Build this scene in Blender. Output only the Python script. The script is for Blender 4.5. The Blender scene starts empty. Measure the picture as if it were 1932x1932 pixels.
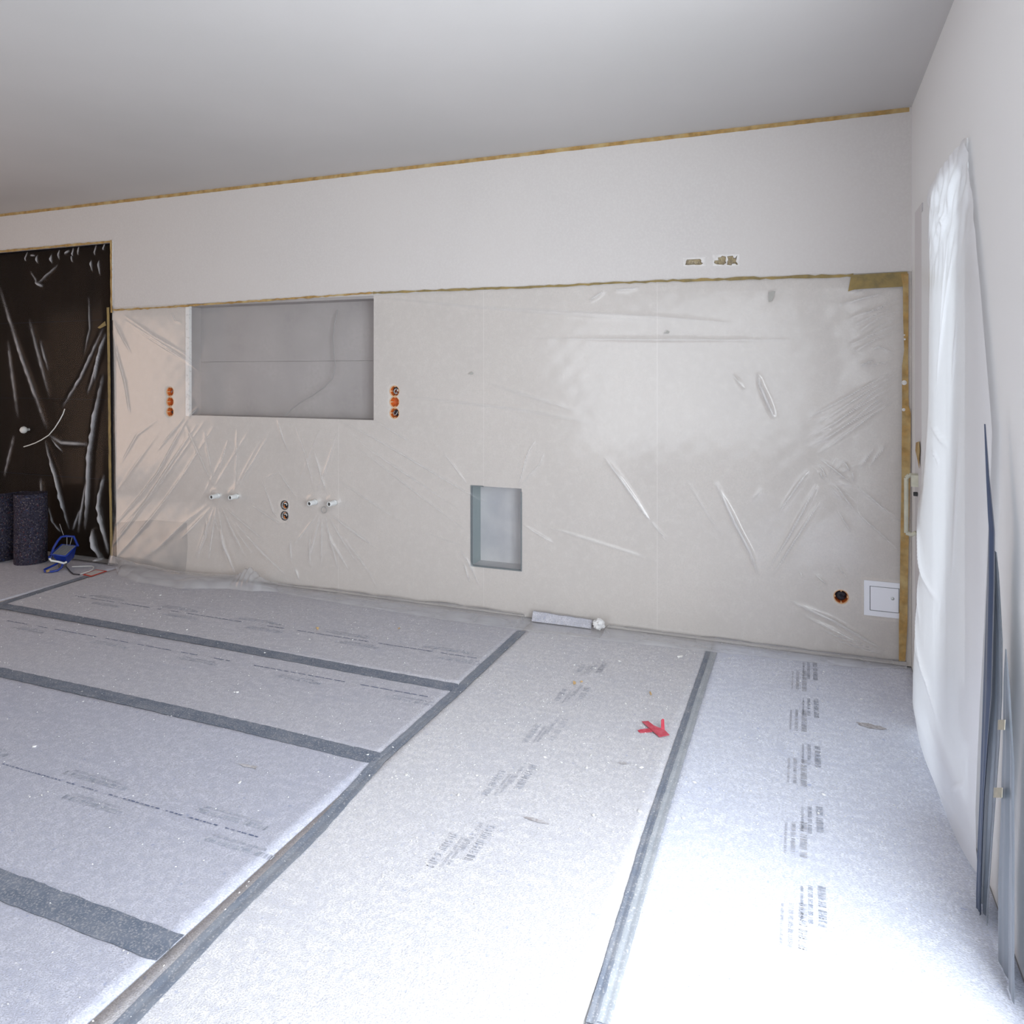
import bpy, bmesh, math, random
import numpy as np
from mathutils import Vector, Matrix

random.seed(7)
rng = np.random.default_rng(11)
SC = bpy.context.scene
COL = SC.collection

# ------------------------------------------------------------------ camera, world, lights, exposure
F, YAW, V0, CH = 1398.0, 0.3773, 704.6, 1.46        # focal length in px, turn to the left, horizon row, eye height
S_, C_ = math.sin(YAW), math.cos(YAW)
YW, XR, ZC = 4.163, 0.490, 2.786                    # tiled wall plane, window wall plane, ceiling height
XL, YF = -7.60, -3.40                               # left wall, front wall
cam_d = bpy.data.cameras.new('camera')
cam = bpy.data.objects.new('camera', cam_d); COL.objects.link(cam)
cam_d.sensor_width = 36.0; cam_d.sensor_fit = 'HORIZONTAL'
cam_d.lens = 36.0 * F / 1932.0
cam_d.shift_y = -(966.0 - V0) / 1932.0
cam_d.clip_start = 0.02
cam.location = (0, 0, CH)
cam.rotation_euler = (math.pi / 2, 0, YAW)
SC.camera = cam

w = bpy.data.worlds.new('sky'); SC.world = w; w.use_nodes = True
bg = w.node_tree.nodes['Background']
bg.inputs[0].default_value = (0.80, 0.88, 1.0, 1); bg.inputs[1].default_value = 1.0

def area(name, loc, rot, sx, sy, power, color):
    d = bpy.data.lights.new(name, 'AREA'); d.shape = 'RECTANGLE'; d.size = sx; d.size_y = sy
    d.energy = power; d.color = color
    o = bpy.data.objects.new(name, d); COL.objects.link(o); o.location = loc; o.rotation_euler = rot
    return o
P2 = math.pi / 2
# daylight at the openings: two in the window wall (one behind the film), one wide one behind the camera
area('daylight_film_window', (XR + 0.80, 3.12, 1.15), (0, P2, 0), 2.6, 1.1, 18, (0.93, 0.96, 1.0))
area('daylight_side_window', (XR + 0.16, 0.92, 1.20), (0, P2, 0), 2.0, 1.9, 116, (0.88, 0.94, 1.0))
area('daylight_front_window', (-1.75, YF - 0.05, 1.35), (P2, 0, 0), 3.6, 2.2, 50, (0.90, 0.95, 1.0))
# added warm fill from the left, behind an unseen opening made for it
area('added_warm_light', (XL - 0.10, 1.5, 1.15), (0, -P2, 0), 2.0, 1.7, 21, (1.0, 0.56, 0.27))

SC.view_settings.view_transform = 'Standard'; SC.view_settings.look = 'None'
SC.view_settings.gamma = 1.0; SC.view_settings.use_curve_mapping = False
SC.view_settings.exposure = 0.32
SC.cycles.transparent_max_bounces = 24
SC.cycles.max_bounces = 10; SC.cycles.diffuse_bounces = 6
SC.cycles.caustics_reflective = False; SC.cycles.caustics_refractive = False
SC.cycles.use_denoising = True

# ------------------------------------------------------------------ pixel -> world
def ray(px, py):
    t = (px - 966.0) / F; v = (V0 - py) / F
    return Vector((t * C_ - S_, t * S_ + C_, v))
def on_back(px, py, off=0.0):
    r = ray(px, py); k = (YW - off) / r.y
    return Vector((r.x * k, YW - off, CH + r.z * k))
def on_floor(px, py, z=0.0):
    r = ray(px, py); k = (z - CH) / r.z
    return Vector((r.x * k, r.y * k, z))
def on_side(px, py, off=0.0):
    r = ray(px, py); k = (XR - off) / r.x
    return Vector((XR - off, r.y * k, CH + r.z * k))
def bx(px): return on_back(px, 700).x

# ------------------------------------------------------------------ materials
def mat(name, col, rough=0.8, metal=0.0, noise=None, bump=None, spec=0.3):
    """noise: list of (scale, amount, tint, stretch) colour variations; bump: (scale, strength, distance)"""
    m = bpy.data.materials.new(name); m.use_nodes = True
    nt = m.node_tree; N = nt.nodes; L = nt.links
    b = N['Principled BSDF']
    b.inputs['Base Color'].default_value = (*col, 1); b.inputs['Roughness'].default_value = rough
    b.inputs['Metallic'].default_value = metal; b.inputs['Specular IOR Level'].default_value = spec
    tc = N.new('ShaderNodeTexCoord')
    if noise:
        prev = None
        for i, (sc, lo, hi, tint, st) in enumerate(noise):
            mp = N.new('ShaderNodeMapping'); mp.inputs['Scale'].default_value = st
            L.new(tc.outputs['Object'], mp.inputs[0])
            n = N.new('ShaderNodeTexNoise'); n.inputs['Scale'].default_value = sc; n.inputs['Detail'].default_value = 3
            L.new(mp.outputs[0], n.inputs['Vector'])
            r = N.new('ShaderNodeValToRGB'); r.color_ramp.elements[0].position = lo; r.color_ramp.elements[1].position = hi
            r.color_ramp.elements[0].color = (0, 0, 0, 1); r.color_ramp.elements[1].color = (1, 1, 1, 1)
            L.new(n.outputs['Fac'], r.inputs[0])
            mx = N.new('ShaderNodeMix'); mx.data_type = 'RGBA'
            L.new(r.outputs[0], mx.inputs[0])
            if prev is None: mx.inputs[6].default_value = (*col, 1)
            else: L.new(prev, mx.inputs[6])
            mx.inputs[7].default_value = (*tint, 1)
            prev = mx.outputs[2]
        L.new(prev, b.inputs['Base Color'])
    if bump:
        n = N.new('ShaderNodeTexNoise'); n.inputs['Scale'].default_value = bump[0]; n.inputs['Detail'].default_value = 4
        L.new(tc.outputs['Object'], n.inputs['Vector'])
        bp = N.new('ShaderNodeBump'); bp.inputs['Strength'].default_value = bump[1]; bp.inputs['Distance'].default_value = bump[2]
        L.new(n.outputs['Fac'], bp.inputs['Height']); L.new(bp.outputs[0], b.inputs['Normal'])
    return m

def film_mat(name, haze_glint, gloss, rough, tint=(0.98, 0.98, 0.98), white=(0.86, 0.86, 0.87), trans=0.5, attr=True):
    """thin clear foil: see-through, a little milky (more on folds, which also paints their highlights), glossy"""
    m = bpy.data.materials.new(name); m.use_nodes = True
    nt = m.node_tree; N = nt.nodes; L = nt.links
    N.remove(N['Principled BSDF']); out = N['Material Output']
    tr = N.new('ShaderNodeBsdfTransparent'); tr.inputs[0].default_value = (*tint, 1)
    df = N.new('ShaderNodeBsdfDiffuse'); df.inputs[0].default_value = (*white, 1)
    tl = N.new('ShaderNodeBsdfTranslucent'); tl.inputs[0].default_value = (*white, 1)
    ml = N.new('ShaderNodeMixShader'); ml.inputs[0].default_value = trans
    L.new(df.outputs[0], ml.inputs[1]); L.new(tl.outputs[0], ml.inputs[2])
    mh = N.new('ShaderNodeMixShader')
    if attr:
        a = N.new('ShaderNodeAttribute'); a.attribute_name = 'haze_glint'
        ad = N.new('ShaderNodeMath'); ad.operation = 'ADD'; ad.use_clamp = True
        ad.inputs[1].default_value = haze_glint
        L.new(a.outputs['Fac'], ad.inputs[0]); L.new(ad.outputs[0], mh.inputs[0])
    else: mh.inputs[0].default_value = haze_glint
    L.new(tr.outputs[0], mh.inputs[1]); L.new(ml.outputs[0], mh.inputs[2])
    gl = N.new('ShaderNodeBsdfGlossy'); gl.inputs['Roughness'].default_value = rough; gl.inputs[0].default_value = (1, 1, 1, 1)
    fr = N.new('ShaderNodeFresnel'); fr.inputs[0].default_value = 1.5
    mu = N.new('ShaderNodeMath'); mu.operation = 'MULTIPLY'; mu.inputs[1].default_value = gloss; mu.use_clamp = True
    ge = N.new('ShaderNodeNewGeometry'); mi = N.new('ShaderNodeMix'); mi.inputs[2].default_value = 1.5; mi.inputs[3].default_value = 1 / 1.5
    L.new(ge.outputs['Backfacing'], mi.inputs[0]); L.new(mi.outputs[0], fr.inputs[0])    # both faces of the foil reflect alike
    L.new(fr.outputs[0], mu.inputs[0])
    mg = N.new('ShaderNodeMixShader'); L.new(mu.outputs[0], mg.inputs[0])
    L.new(mh.outputs[0], mg.inputs[1]); L.new(gl.outputs[0], mg.inputs[2])
    L.new(mg.outputs[0], out.inputs[0])
    return m

one = (1, 1, 1)
M = {}
M['paint'] = mat('wall_paint', (0.63, 0.595, 0.57), 0.9, noise=[(1.3, .35, .75, (0.60, 0.57, 0.55), one), (90, .4, .7, (0.64, 0.61, 0.585), one)], bump=(160, .12, .002))
M['ceiling'] = mat('ceiling_paint', (0.56, 0.54, 0.525), 0.92, noise=[(1.0, .35, .75, (0.52, 0.505, 0.49), one)], bump=(120, .1, .002))
M['board'] = mat('wall_board', (0.645, 0.595, 0.55), 0.8, noise=[(2.6, .38, .72, (0.605, 0.56, 0.52), one), (24, .45, .75, (0.67, 0.625, 0.58), one), (150, .4, .75, (0.59, 0.55, 0.51), one)], bump=(60, .08, .002))
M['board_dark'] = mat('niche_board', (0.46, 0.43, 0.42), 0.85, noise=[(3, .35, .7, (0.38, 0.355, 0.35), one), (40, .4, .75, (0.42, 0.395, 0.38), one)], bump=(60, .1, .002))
M['primer'] = mat('grey_primer', (0.40, 0.38, 0.37), 0.85, noise=[(7, .3, .6, (0.50, 0.47, 0.44), one)])
M['bead'] = mat('white_bead', (0.86, 0.85, 0.83), 0.5, noise=[(60, .55, .75, (0.62, 0.60, 0.57), one)])
M['filler'] = mat('white_filler', (0.74, 0.715, 0.69), 0.9, noise=[(40, .45, .65, (0.65, 0.62, 0.595), one)], bump=(90, .3, .003))
M['joint'] = mat('joint_filler', (0.70, 0.655, 0.615), 0.85)
M['masonry'] = mat('bare_masonry', (0.42, 0.34, 0.20), 0.95, noise=[(60, .4, .65, (0.26, 0.22, 0.16), one), (140, .5, .7, (0.55, 0.47, 0.33), one)], bump=(120, .8, .006))
M['concrete'] = mat('concrete', (0.40, 0.39, 0.38), 0.95, noise=[(5, .35, .7, (0.33, 0.32, 0.32), one)])
M['black'] = mat('black_edge', (0.018, 0.016, 0.018), 0.7, spec=0.05)
M['door'] = mat('dark_door', (0.014, 0.010, 0.008), 0.75, spec=0.03, noise=[(4, .3, .7, (0.022, 0.015, 0.011), (1, 1, .25))])
M['tape'] = mat('masking_tape', (0.47, 0.29, 0.10), 0.75, noise=[(30, .35, .65, (0.30, 0.19, 0.07), one), (9, .45, .7, (0.52, 0.40, 0.20), one)], bump=(120, .4, .003))
M['tape_green'] = mat('old_masking_tape', (0.30, 0.225, 0.09), 0.75, noise=[(30, .35, .65, (0.22, 0.17, 0.08), one), (6, .5, .7, (0.38, 0.27, 0.10), one)], bump=(120, .4, .003))
M['tape_pale'] = mat('pale_masking_tape', (0.62, 0.60, 0.48), 0.7, noise=[(25, .4, .7, (0.52, 0.51, 0.42), one)])
M['tape_tan'] = mat('tan_tape', (0.42, 0.38, 0.29), 0.7, noise=[(60, .4, .7, (0.33, 0.31, 0.25), one)])
def felt(name, col, k):
    dk = tuple(c * 0.74 for c in col)
    return mat(name, col, 0.97, spec=0.1, noise=[
        (3.2, .42, .70, (col[0] * .86, col[1] * .88, col[2] * .94), (1, 1.6, 1)),
        (17, .40, .62, tuple(min(1, c * 1.12) for c in col), (1, 2.0, 1)),
        (38, .46, .62, (col[0] * .88, col[1] * .89, col[2] * .93), (1.7, 1, 1)),
        (150, .42, .66, dk, (1, 1.8, 1)),
        (46, .66, .74, (col[0] * .66, col[1] * .70, col[2] * .82), one),
        (30 + k, .70, .78, (0.80, 0.79, 0.79), (1, 1.4, 1))], bump=(260, .5, .004))
M['felt_a'] = felt('fleece_left', (0.545, 0.540, 0.585), 1)
M['felt_b'] = felt('fleece_middle', (0.565, 0.558, 0.595), 3)
M['felt_c'] = felt('fleece_near', (0.520, 0.525, 0.595), 5)
M['felt_d'] = felt('fleece_dusty', (0.675, 0.665, 0.688), 2)
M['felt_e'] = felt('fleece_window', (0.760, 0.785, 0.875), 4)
M['felt_roll'] = mat('recycled_felt', (0.045, 0.042, 0.060), 0.98, spec=0.05, noise=[
    (70, .45, .62, (0.022, 0.020, 0.032), one), (95, .58, .66, (0.15, 0.125, 0.13), one), (60, .64, .70, (0.10, 0.035, 0.04), one), (80, .64, .70, (0.05, 0.07, 0.17), one)], bump=(150, .8, .006))
M['print'] = mat('blue_grey_print', (0.345, 0.375, 0.445), 0.95, noise=[(60, .40, .62, (0.56, 0.565, 0.61), one)], spec=0.1)
M['print_pale'] = mat('worn_print', (0.44, 0.455, 0.51), 0.95, noise=[(60, .40, .62, (0.61, 0.605, 0.635), one)], spec=0.1)
M['print_dark'] = mat('dark_print_line', (0.125, 0.150, 0.240), 0.95, noise=[(60, .45, .65, (0.30, 0.31, 0.38), one)], spec=0.1)
M['duct'] = mat('grey_tape', (0.130, 0.155, 0.205), 0.7, noise=[(14, .4, .7, (0.195, 0.215, 0.26), (1, 1, 1)), (180, .5, .7, (0.34, 0.34, 0.36), one)], bump=(200, .3, .002))
M['duct_mid'] = mat('grey_tape_middle', (0.170, 0.195, 0.245), 0.65, noise=[(9, .4, .7, (0.25, 0.265, 0.295), one), (180, .55, .72, (0.40, 0.40, 0.42), one)], bump=(200, .3, .002))
M['duct_light'] = mat('dusty_grey_tape', (0.33, 0.355, 0.39), 0.65, noise=[(12, .4, .7, (0.41, 0.43, 0.455), one), (160, .55, .72, (0.56, 0.56, 0.57), one)], bump=(200, .3, .002))
M['red'] = mat('red_tape', (0.52, 0.055, 0.085), 0.55, noise=[(50, .4, .7, (0.58, 0.12, 0.16), one)])
M['orange'] = mat('orange_plastic', (0.66, 0.155, 0.030), 0.45, noise=[(60, .45, .7, (0.52, 0.13, 0.035), one)])
M['orange_lip'] = mat('orange_rim', (0.66, 0.40, 0.22), 0.5)
M['grey_box'] = mat('dark_box', (0.085, 0.075, 0.075), 0.7, noise=[(70, .4, .7, (0.16, 0.14, 0.13), one)])
M['wire_white'] = mat('white_wire', (0.75, 0.74, 0.70), 0.45)
M['wire_grey'] = mat('grey_wire', (0.36, 0.35, 0.34), 0.5)
M['wire_dark'] = mat('dark_cable', (0.03, 0.03, 0.04), 0.5)
M['wire_orange'] = mat('orange_wire', (0.75, 0.20, 0.03), 0.45)
M['pvc'] = mat('white_pipe', (0.74, 0.75, 0.74), 0.4)
M['pvc_in'] = mat('pipe_bore', (0.16, 0.15, 0.14), 0.8)
M['white'] = mat('white_lacquer', (0.84, 0.85, 0.90), 0.4)
M['white_frame'] = mat('white_frame', (0.84, 0.845, 0.85), 0.4)
M['stile'] = mat('grey_white_stile', (0.70, 0.675, 0.68), 0.7)
M['pier'] = mat('white_plaster', (0.85, 0.85, 0.845), 0.9, bump=(140, .08, .002))
M['gap'] = mat('gasket', (0.05, 0.05, 0.05), 0.8)
M['steel'] = mat('steel', (0.55, 0.57, 0.58), 0.35, metal=0.8)
M['niche_zinc'] = mat('zinc_lining', (0.60, 0.59, 0.59), 0.6, noise=[(6, .35, .7, (0.47, 0.47, 0.49), one)])
M['niche_green'] = mat('green_glass_side', (0.315, 0.375, 0.375), 0.3, noise=[(10, .35, .7, (0.25, 0.32, 0.33), (1, 1, .4))])
M['niche_edge'] = mat('zinc_edge', (0.20, 0.23, 0.24), 0.4, metal=0.4)
M['blue'] = mat('blue_enamel', (0.010, 0.035, 0.26), 0.35, noise=[(18, .55, .72, (0.05, 0.07, 0.24), one)], spec=0.5)
M['lampglass'] = mat('lamp_glass', (0.33, 0.32, 0.31), 0.25, noise=[(20, .4, .7, (0.27, 0.26, 0.26), one)])
M['card'] = mat('white_card', (0.52, 0.50, 0.49), 0.7)
M['card_red'] = mat('red_card_border', (0.50, 0.055, 0.03), 0.6)
M['chip'] = mat('plaster_chip', (0.86, 0.86, 0.84), 0.9)
M['crumb'] = mat('tan_crumb', (0.58, 0.40, 0.20), 0.95, noise=[(200, .4, .7, (0.40, 0.26, 0.12), one)])
M['stain'] = mat('brown_stain', (0.36, 0.33, 0.33), 0.95, noise=[(70, .35, .65, (0.56, 0.55, 0.57), one)])
M['paper'] = mat('crumpled_paper', (0.74, 0.73, 0.72), 0.85, noise=[(30, .5, .7, (0.52, 0.52, 0.53), (1, 1, 3))])
M['scrap'] = mat('grey_scrap', (0.40, 0.39, 0.36), 0.8)
M['foil'] = film_mat('clear_foil', 0.05, 1.0, 0.17)
M['foil_door'] = film_mat('clear_foil_door', 0.002, 0.12, 0.14, white=(0.80, 0.80, 0.82))
M['foil_window'] = film_mat('milky_foil', 0.87, 0.8, 0.28, white=(0.90, 0.905, 0.93), trans=0.36)
M['foil_blue'] = film_mat('blue_grey_foil', 0.93, 0.9, 0.3, tint=(0.55, 0.6, 0.68), white=(0.255, 0.285, 0.325), trans=0.35)
M['foil_dark'] = film_mat('dark_blue_foil', 0.97, 0.9, 0.3, tint=(0.3, 0.35, 0.45), white=(0.060, 0.085, 0.150), trans=0.2)
gm = bpy.data.materials.new('window_glass'); gm.use_nodes = True
_n = gm.node_tree.nodes; _l = gm.node_tree.links; _n.remove(_n['Principled BSDF'])
_t = _n.new('ShaderNodeBsdfTransparent'); _t.inputs[0].default_value = (0.94, 0.96, 0.96, 1)
_g = _n.new('ShaderNodeBsdfGlossy'); _g.inputs['Roughness'].default_value = 0.02
_x = _n.new('ShaderNodeMixShader'); _x.inputs[0].default_value = 0.06
_l.new(_t.outputs[0], _x.inputs[1]); _l.new(_g.outputs[0], _x.inputs[2]); _l.new(_x.outputs[0], _n['Material Output'].inputs[0])
M['glass'] = gm

# ------------------------------------------------------------------ mesh helpers
class MB:
    def __init__(s): s.v = []; s.f = []; s.smooth = []
    def add(s, vs, fs, smooth=False):
        o = len(s.v); s.v += [tuple(v) for v in vs]
        s.f += [tuple(o + i for i in f) for f in fs]; s.smooth += [smooth] * len(fs)
    def box(s, lo, hi):
        (a, b, c), (d, e, f) = lo, hi
        s.add([(a, b, c), (d, b, c), (d, e, c), (a, e, c), (a, b, f), (d, b, f), (d, e, f), (a, e, f)],
              [(0, 3, 2, 1), (4, 5, 6, 7), (0, 1, 5, 4), (1, 2, 6, 5), (2, 3, 7, 6), (3, 0, 4, 7)])
    def tube(s, pts, r, n=8, closed=False, caps=True):
        pts = [Vector(p) for p in pts]; rings = []; m = len(pts)
        up = None
        for i, p in enumerate(pts):
            if closed: t = pts[(i + 1) % m] - pts[i - 1]
            else: t = pts[min(i + 1, m - 1)] - pts[max(i - 1, 0)]
            t.normalize()
            if up is None:
                up = Vector((0, 0, 1)) if abs(t.z) < .9 else Vector((1, 0, 0))
            a = t.cross(up).normalized(); b = a.cross(t).normalized(); up = b
            rr = r[i] if isinstance(r, (list, tuple)) else r
            rings.append([p + (a * math.cos(2 * math.pi * k / n) + b * math.sin(2 * math.pi * k / n)) * rr for k in range(n)])
        vs = [v for q in rings for v in q]; fs = []
        for i in range(m if closed else m - 1):
            j = (i + 1) % m
            for k in range(n): fs.append((i * n + k, i * n + (k + 1) % n, j * n + (k + 1) % n, j * n + k))
        s.add(vs, fs, True)
        if caps and not closed:
            s.add(rings[0], [tuple(range(n - 1, -1, -1))]); s.add(rings[-1], [tuple(range(n))])
    def lathe(s, prof, centre, axis=(0, 0, 1), n=24, smooth=True):
        """prof: (radius, height along axis)"""
        ax = Vector(axis).normalized(); q = ax.orthogonal().normalized(); p = ax.cross(q)
        c = Vector(centre); vs = []; fs = []
        for r, h in prof:
            for k in range(n):
                a = 2 * math.pi * k / n
                vs.append(c + ax * h + (q * math.cos(a) + p * math.sin(a)) * r)
        for i in range(len(prof) - 1):
            for k in range(n): fs.append((i * n + k, i * n + (k + 1) % n, (i + 1) * n + (k + 1) % n, (i + 1) * n + k))
        s.add(vs, fs, smooth)
    def plate(s, poly, nrm, th):
        """polygon extruded against nrm by th"""
        n = len(poly); nrm = Vector(nrm); a = [Vector(p) for p in poly]; b = [p - nrm * th for p in a]
        s.add(a + b, [tuple(range(n)), tuple(range(2 * n - 1, n - 1, -1))] + [(i, n + i, n + (i + 1) % n, (i + 1) % n) for i in range(n)])
    def build(s, name, m, parent=None, loc=None, fix=True):
        me = bpy.data.meshes.new(name); me.from_pydata(s.v, [], s.f)
        me.polygons.foreach_set('use_smooth', s.smooth)
        if fix:
            bm = bmesh.new(); bm.from_mesh(me); bmesh.ops.recalc_face_normals(bm, faces=bm.faces); bm.to_mesh(me); bm.free()
        me.materials.append(m)
        o = bpy.data.objects.new(name, me); COL.objects.link(o)
        if parent is not None: o.parent = parent
        if loc is not None:
            if parent is None:
                o.location = loc
                me.transform(Matrix.Translation(-Vector(loc)))
        me.update()
        return o

def tag(o, label, cat, group=None, kind=None):
    o['label'] = label; o['category'] = cat
    if group: o['group'] = group
    if kind: o['kind'] = kind
    return o
def struct(o, label=None, cat=None):
    o['kind'] = 'structure'
    if label: o['label'] = label
    if cat: o['category'] = cat
    return o
def empty(name, label=None, cat=None, group=None, loc=(0, 0, 0), kind=None):
    o = bpy.data.objects.new(name, None); COL.objects.link(o); o.location = loc; o.empty_display_size = .1
    if label: tag(o, label, cat, group, kind)
    return o
def child(o, parent):
    """parent a mesh that was written in world coordinates"""
    o.parent = parent; o.matrix_parent_inverse = Matrix.Translation(-parent.location)
    return o

def holed_plate(outer, holes, y, th, name, m, parent=None):
    """plate in the XZ plane facing -Y with holes; outer/holes are lists of (x, z)"""
    bm = bmesh.new(); edges = []
    for loop in [outer] + holes:
        vs = [bm.verts.new((x, y, z)) for x, z in loop]
        edges += [bm.edges.new((vs[i], vs[(i + 1) % len(vs)])) for i in range(len(vs))]
    bmesh.ops.triangle_fill(bm, use_beauty=True, use_dissolve=False, edges=edges)
    r = bmesh.ops.extrude_face_region(bm, geom=list(bm.faces))
    bmesh.ops.translate(bm, vec=(0, th, 0), verts=[g for g in r['geom'] if isinstance(g, bmesh.types.BMVert)])
    bmesh.ops.recalc_face_normals(bm, faces=bm.faces)
    me = bpy.data.meshes.new(name); bm.to_mesh(me); bm.free(); me.materials.append(m)
    o = bpy.data.objects.new(name, me); COL.objects.link(o)
    if parent is not None: child(o, parent)
    return o
def circ(c, r, n=24, ell=1.0): return [(c[0] + r * math.cos(2 * math.pi * k / n), c[1] + ell * r * math.sin(2 * math.pi * k / n)) for k in range(n)]
def rect(x0, x1, z0, z1): return [(x0, z0), (x1, z0), (x1, z1), (x0, z1)]

# ------------------------------------------------------------------ positions on the tiled wall
ZT = 1.970                                            # top edge of the boards
DX1 = bx(211)                                         # right side of the doorway
ZD = on_back(104, 466.5).z
NX0, NX1 = bx(352), bx(705); NZ0, NZ1 = on_back(528, 788).z, ZT - .02
SX0, SX1 = bx(889), bx(984); SZ0, SZ1 = on_back(936, 1072).z, on_back(936, 919).z
sock = {}
for key, px, ys in (('a', 321, (739, 758, 777)), ('b', 744.5, (738, 758.5, 779.5))):
    for i, y in enumerate(ys):
        p = on_back(px, y); sock[key + str(i)] = (p.x, p.z)
for i, y in enumerate((953, 973)):
    p = on_back(537, y); sock['c' + str(i)] = (p.x, p.z)
p = on_back(1587, 1126); sock['d0'] = (p.x, p.z)
pipes = [on_back(x, y) for x, y in ((413, 935), (448, 936), (596, 947), (633, 948))]
AX0, AX1 = bx(1630), bx(1701); AZ0, AZ1 = on_back(1664, 1163).z, on_back(1664, 1097).z
SR = 0.034                                            # socket hole radius

# ------------------------------------------------------------------ setting
mb = MB(); mb.box((XL - .2, YF - .2, -.2), (XR + .3, YW + .3, -.004)); struct(mb.build('floor', M['concrete']))
mb = MB(); mb.box((XL - .2, YF - .2, ZC), (XR + .3, YW + .3, ZC + .15)); struct(mb.build('ceiling', M['ceiling']))
mb = MB(); mb.box((XL - .15, YF - .2, -.1), (XL, .6, ZC)); mb.box((XL - .15, 2.4, -.1), (XL, YW + .3, ZC)); mb.box((XL - .15, .6, 2.2), (XL, 2.4, ZC)); struct(mb.build('wall_left', M['paint']))  # opening in this unseen wall is added for the warm fill
mb = MB()                                             # front wall behind the camera with its wide window opening
mb.box((XL, YF - .15, 0), (-3.6, YF, ZC)); mb.box((.1, YF - .15, 0), (XR, YF, ZC)); mb.box((-3.6, YF - .15, 2.45), (.1, YF, ZC)); mb.box((-3.6, YF - .15, 0), (.1, YF, .2))
struct(mb.build('wall_front', M['paint']))

# back wall: upper plaster with two knocked-out holes; boards below as parts
z8 = lambda pts: [(lambda q: (q.x, q.z))(on_back(1240 + x / 8.05, 450 + y / 8.05)) for x, y in pts]
hole1 = z8([(428, 402), (440, 345), (452, 322), (500, 318), (560, 314), (655, 312), (672, 335), (668, 360), (700, 378), (668, 402), (600, 403), (540, 398), (480, 405)])
hole2 = z8([(862, 372), (872, 336), (930, 330), (922, 288), (965, 285), (985, 262), (1042, 276), (1046, 300), (1040, 340), (1050, 372), (1010, 402), (960, 398), (900, 394)])
hole3 = z8([(1060, 402), (1064, 350), (1080, 330), (1062, 272), (1110, 264), (1150, 262), (1160, 290), (1185, 300), (1215, 256), (1205, 318), (1196, 350), (1228, 392), (1210, 404), (1180, 382), (1140, 388), (1128, 410)])
outer = [(DX1, ZT), (XR, ZT), (XR, ZC), (XL, ZC), (XL, ZD), (DX1, ZD)]
wb = holed_plate(outer, [hole1, hole2, hole3], YW - .004, .05, 'wall_back', M['paint']); struct(wb)
mb = MB(); mb.box((XL, YW + .20, -.1), (XR + .3, YW + .30, ZC)); mb.build('core', M['concrete'], wb)
for hp, nm in ((hole1, 'patch'), (hole2 + hole3, 'patch')):
    xs = [a for a, _ in hp]; zs = [b for _, b in hp]
    mb = MB(); x0, x1, z0, z1 = min(xs) - .02, max(xs) + .02, min(zs) - .02, max(zs) + .02
    nx, nz = 14, 6; vs = []; fs = []
    for i in range(nx + 1):
        for j in range(nz + 1): vs.append((x0 + (x1 - x0) * i / nx, YW + .010 + random.uniform(-.006, .006), z0 + (z1 - z0) * j / nz))
    for i in range(nx):
        for j in range(nz): fs.append((i * (nz + 1) + j, (i + 1) * (nz + 1) + j, (i + 1) * (nz + 1) + j + 1, i * (nz + 1) + j + 1))
    mb.add(vs, fs); mb.build('bare_masonry', M['masonry'], wb)['label'] = 'bare tan masonry showing in the hole'
for pts, hl in (([(400, 425), (395, 300), (735, 285), (745, 420)], [hole1]), ([(848, 420), (842, 250), (1250, 240), (1250, 420)], [hole2, hole3])):
    holed_plate(z8(pts), hl, YW - .0055, .0014, 'filler_patch', M['filler'], wb)
mb = MB(); mb.box((DX1, YW - .0052, ZT - .002), (XR, YW - .004, ZT + .052)); mb.build('plaster_band', M['paint'], wb)

joints = [DX1, bx(638.5), bx(912.5), bx(1240), XR]
niche_tv = rect(NX0, NX1, NZ0, NZ1); niche_s = rect(SX0, SX1, SZ0, SZ1)
g = .0007
for i in range(4):
    x0, x1 = joints[i] + g, joints[i + 1] - g
    holes = []; out = rect(x0, x1, 0, ZT)
    for k, c in sock.items():
        if x0 < c[0] < x1: holes.append(circ(c, SR if k[0] != 'c' else SR * .9, 24, 1.0 if k[0] != 'c' else 1.08))
    for q in pipes:
        if x0 < q.x < x1: holes.append(circ((q.x, q.z), .0175, 20))
    if i == 3: pass
    if i == 0:        # the TV niche spans the first joint: notch it out of the outline
        out = [(x0, 0), (x1, 0), (x1, NZ0), (NX0, NZ0), (NX0, ZT), (x0, ZT)]
    if i == 1:        # right end of the niche and left part of the small niche
        out = [(x0, 0), (x1, 0), (x1, SZ0), (SX0, SZ0), (SX0, SZ1), (x1, SZ1), (x1, ZT), (NX1, ZT), (NX1, NZ0), (x0, NZ0)]
    if i == 2:
        out = [(x0, 0), (x1, 0), (x1, ZT), (x0, ZT), (x0, SZ1), (SX1, SZ1), (SX1, SZ0), (x0, SZ0)]
    holed_plate(out, holes, YW, .014, 'wall_panel', M['board'], wb)
for jx, za, zb in ((joints[1], 0, NZ0), (joints[2], 0, SZ0), (joints[2], SZ1, ZT), (joints[3], 0, ZT)):
    mb = MB(); mb.box((jx - .0018, YW - .0005, za), (jx + .0018, YW + .004, zb)); mb.build('joint_filler', M['joint'], wb)
ND = .14
def slab(name, lo, hi, m, lab=None):
    mb = MB(); mb.box(lo, hi); o = mb.build(name, m, wb)
    if lab: o['label'] = lab
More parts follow.
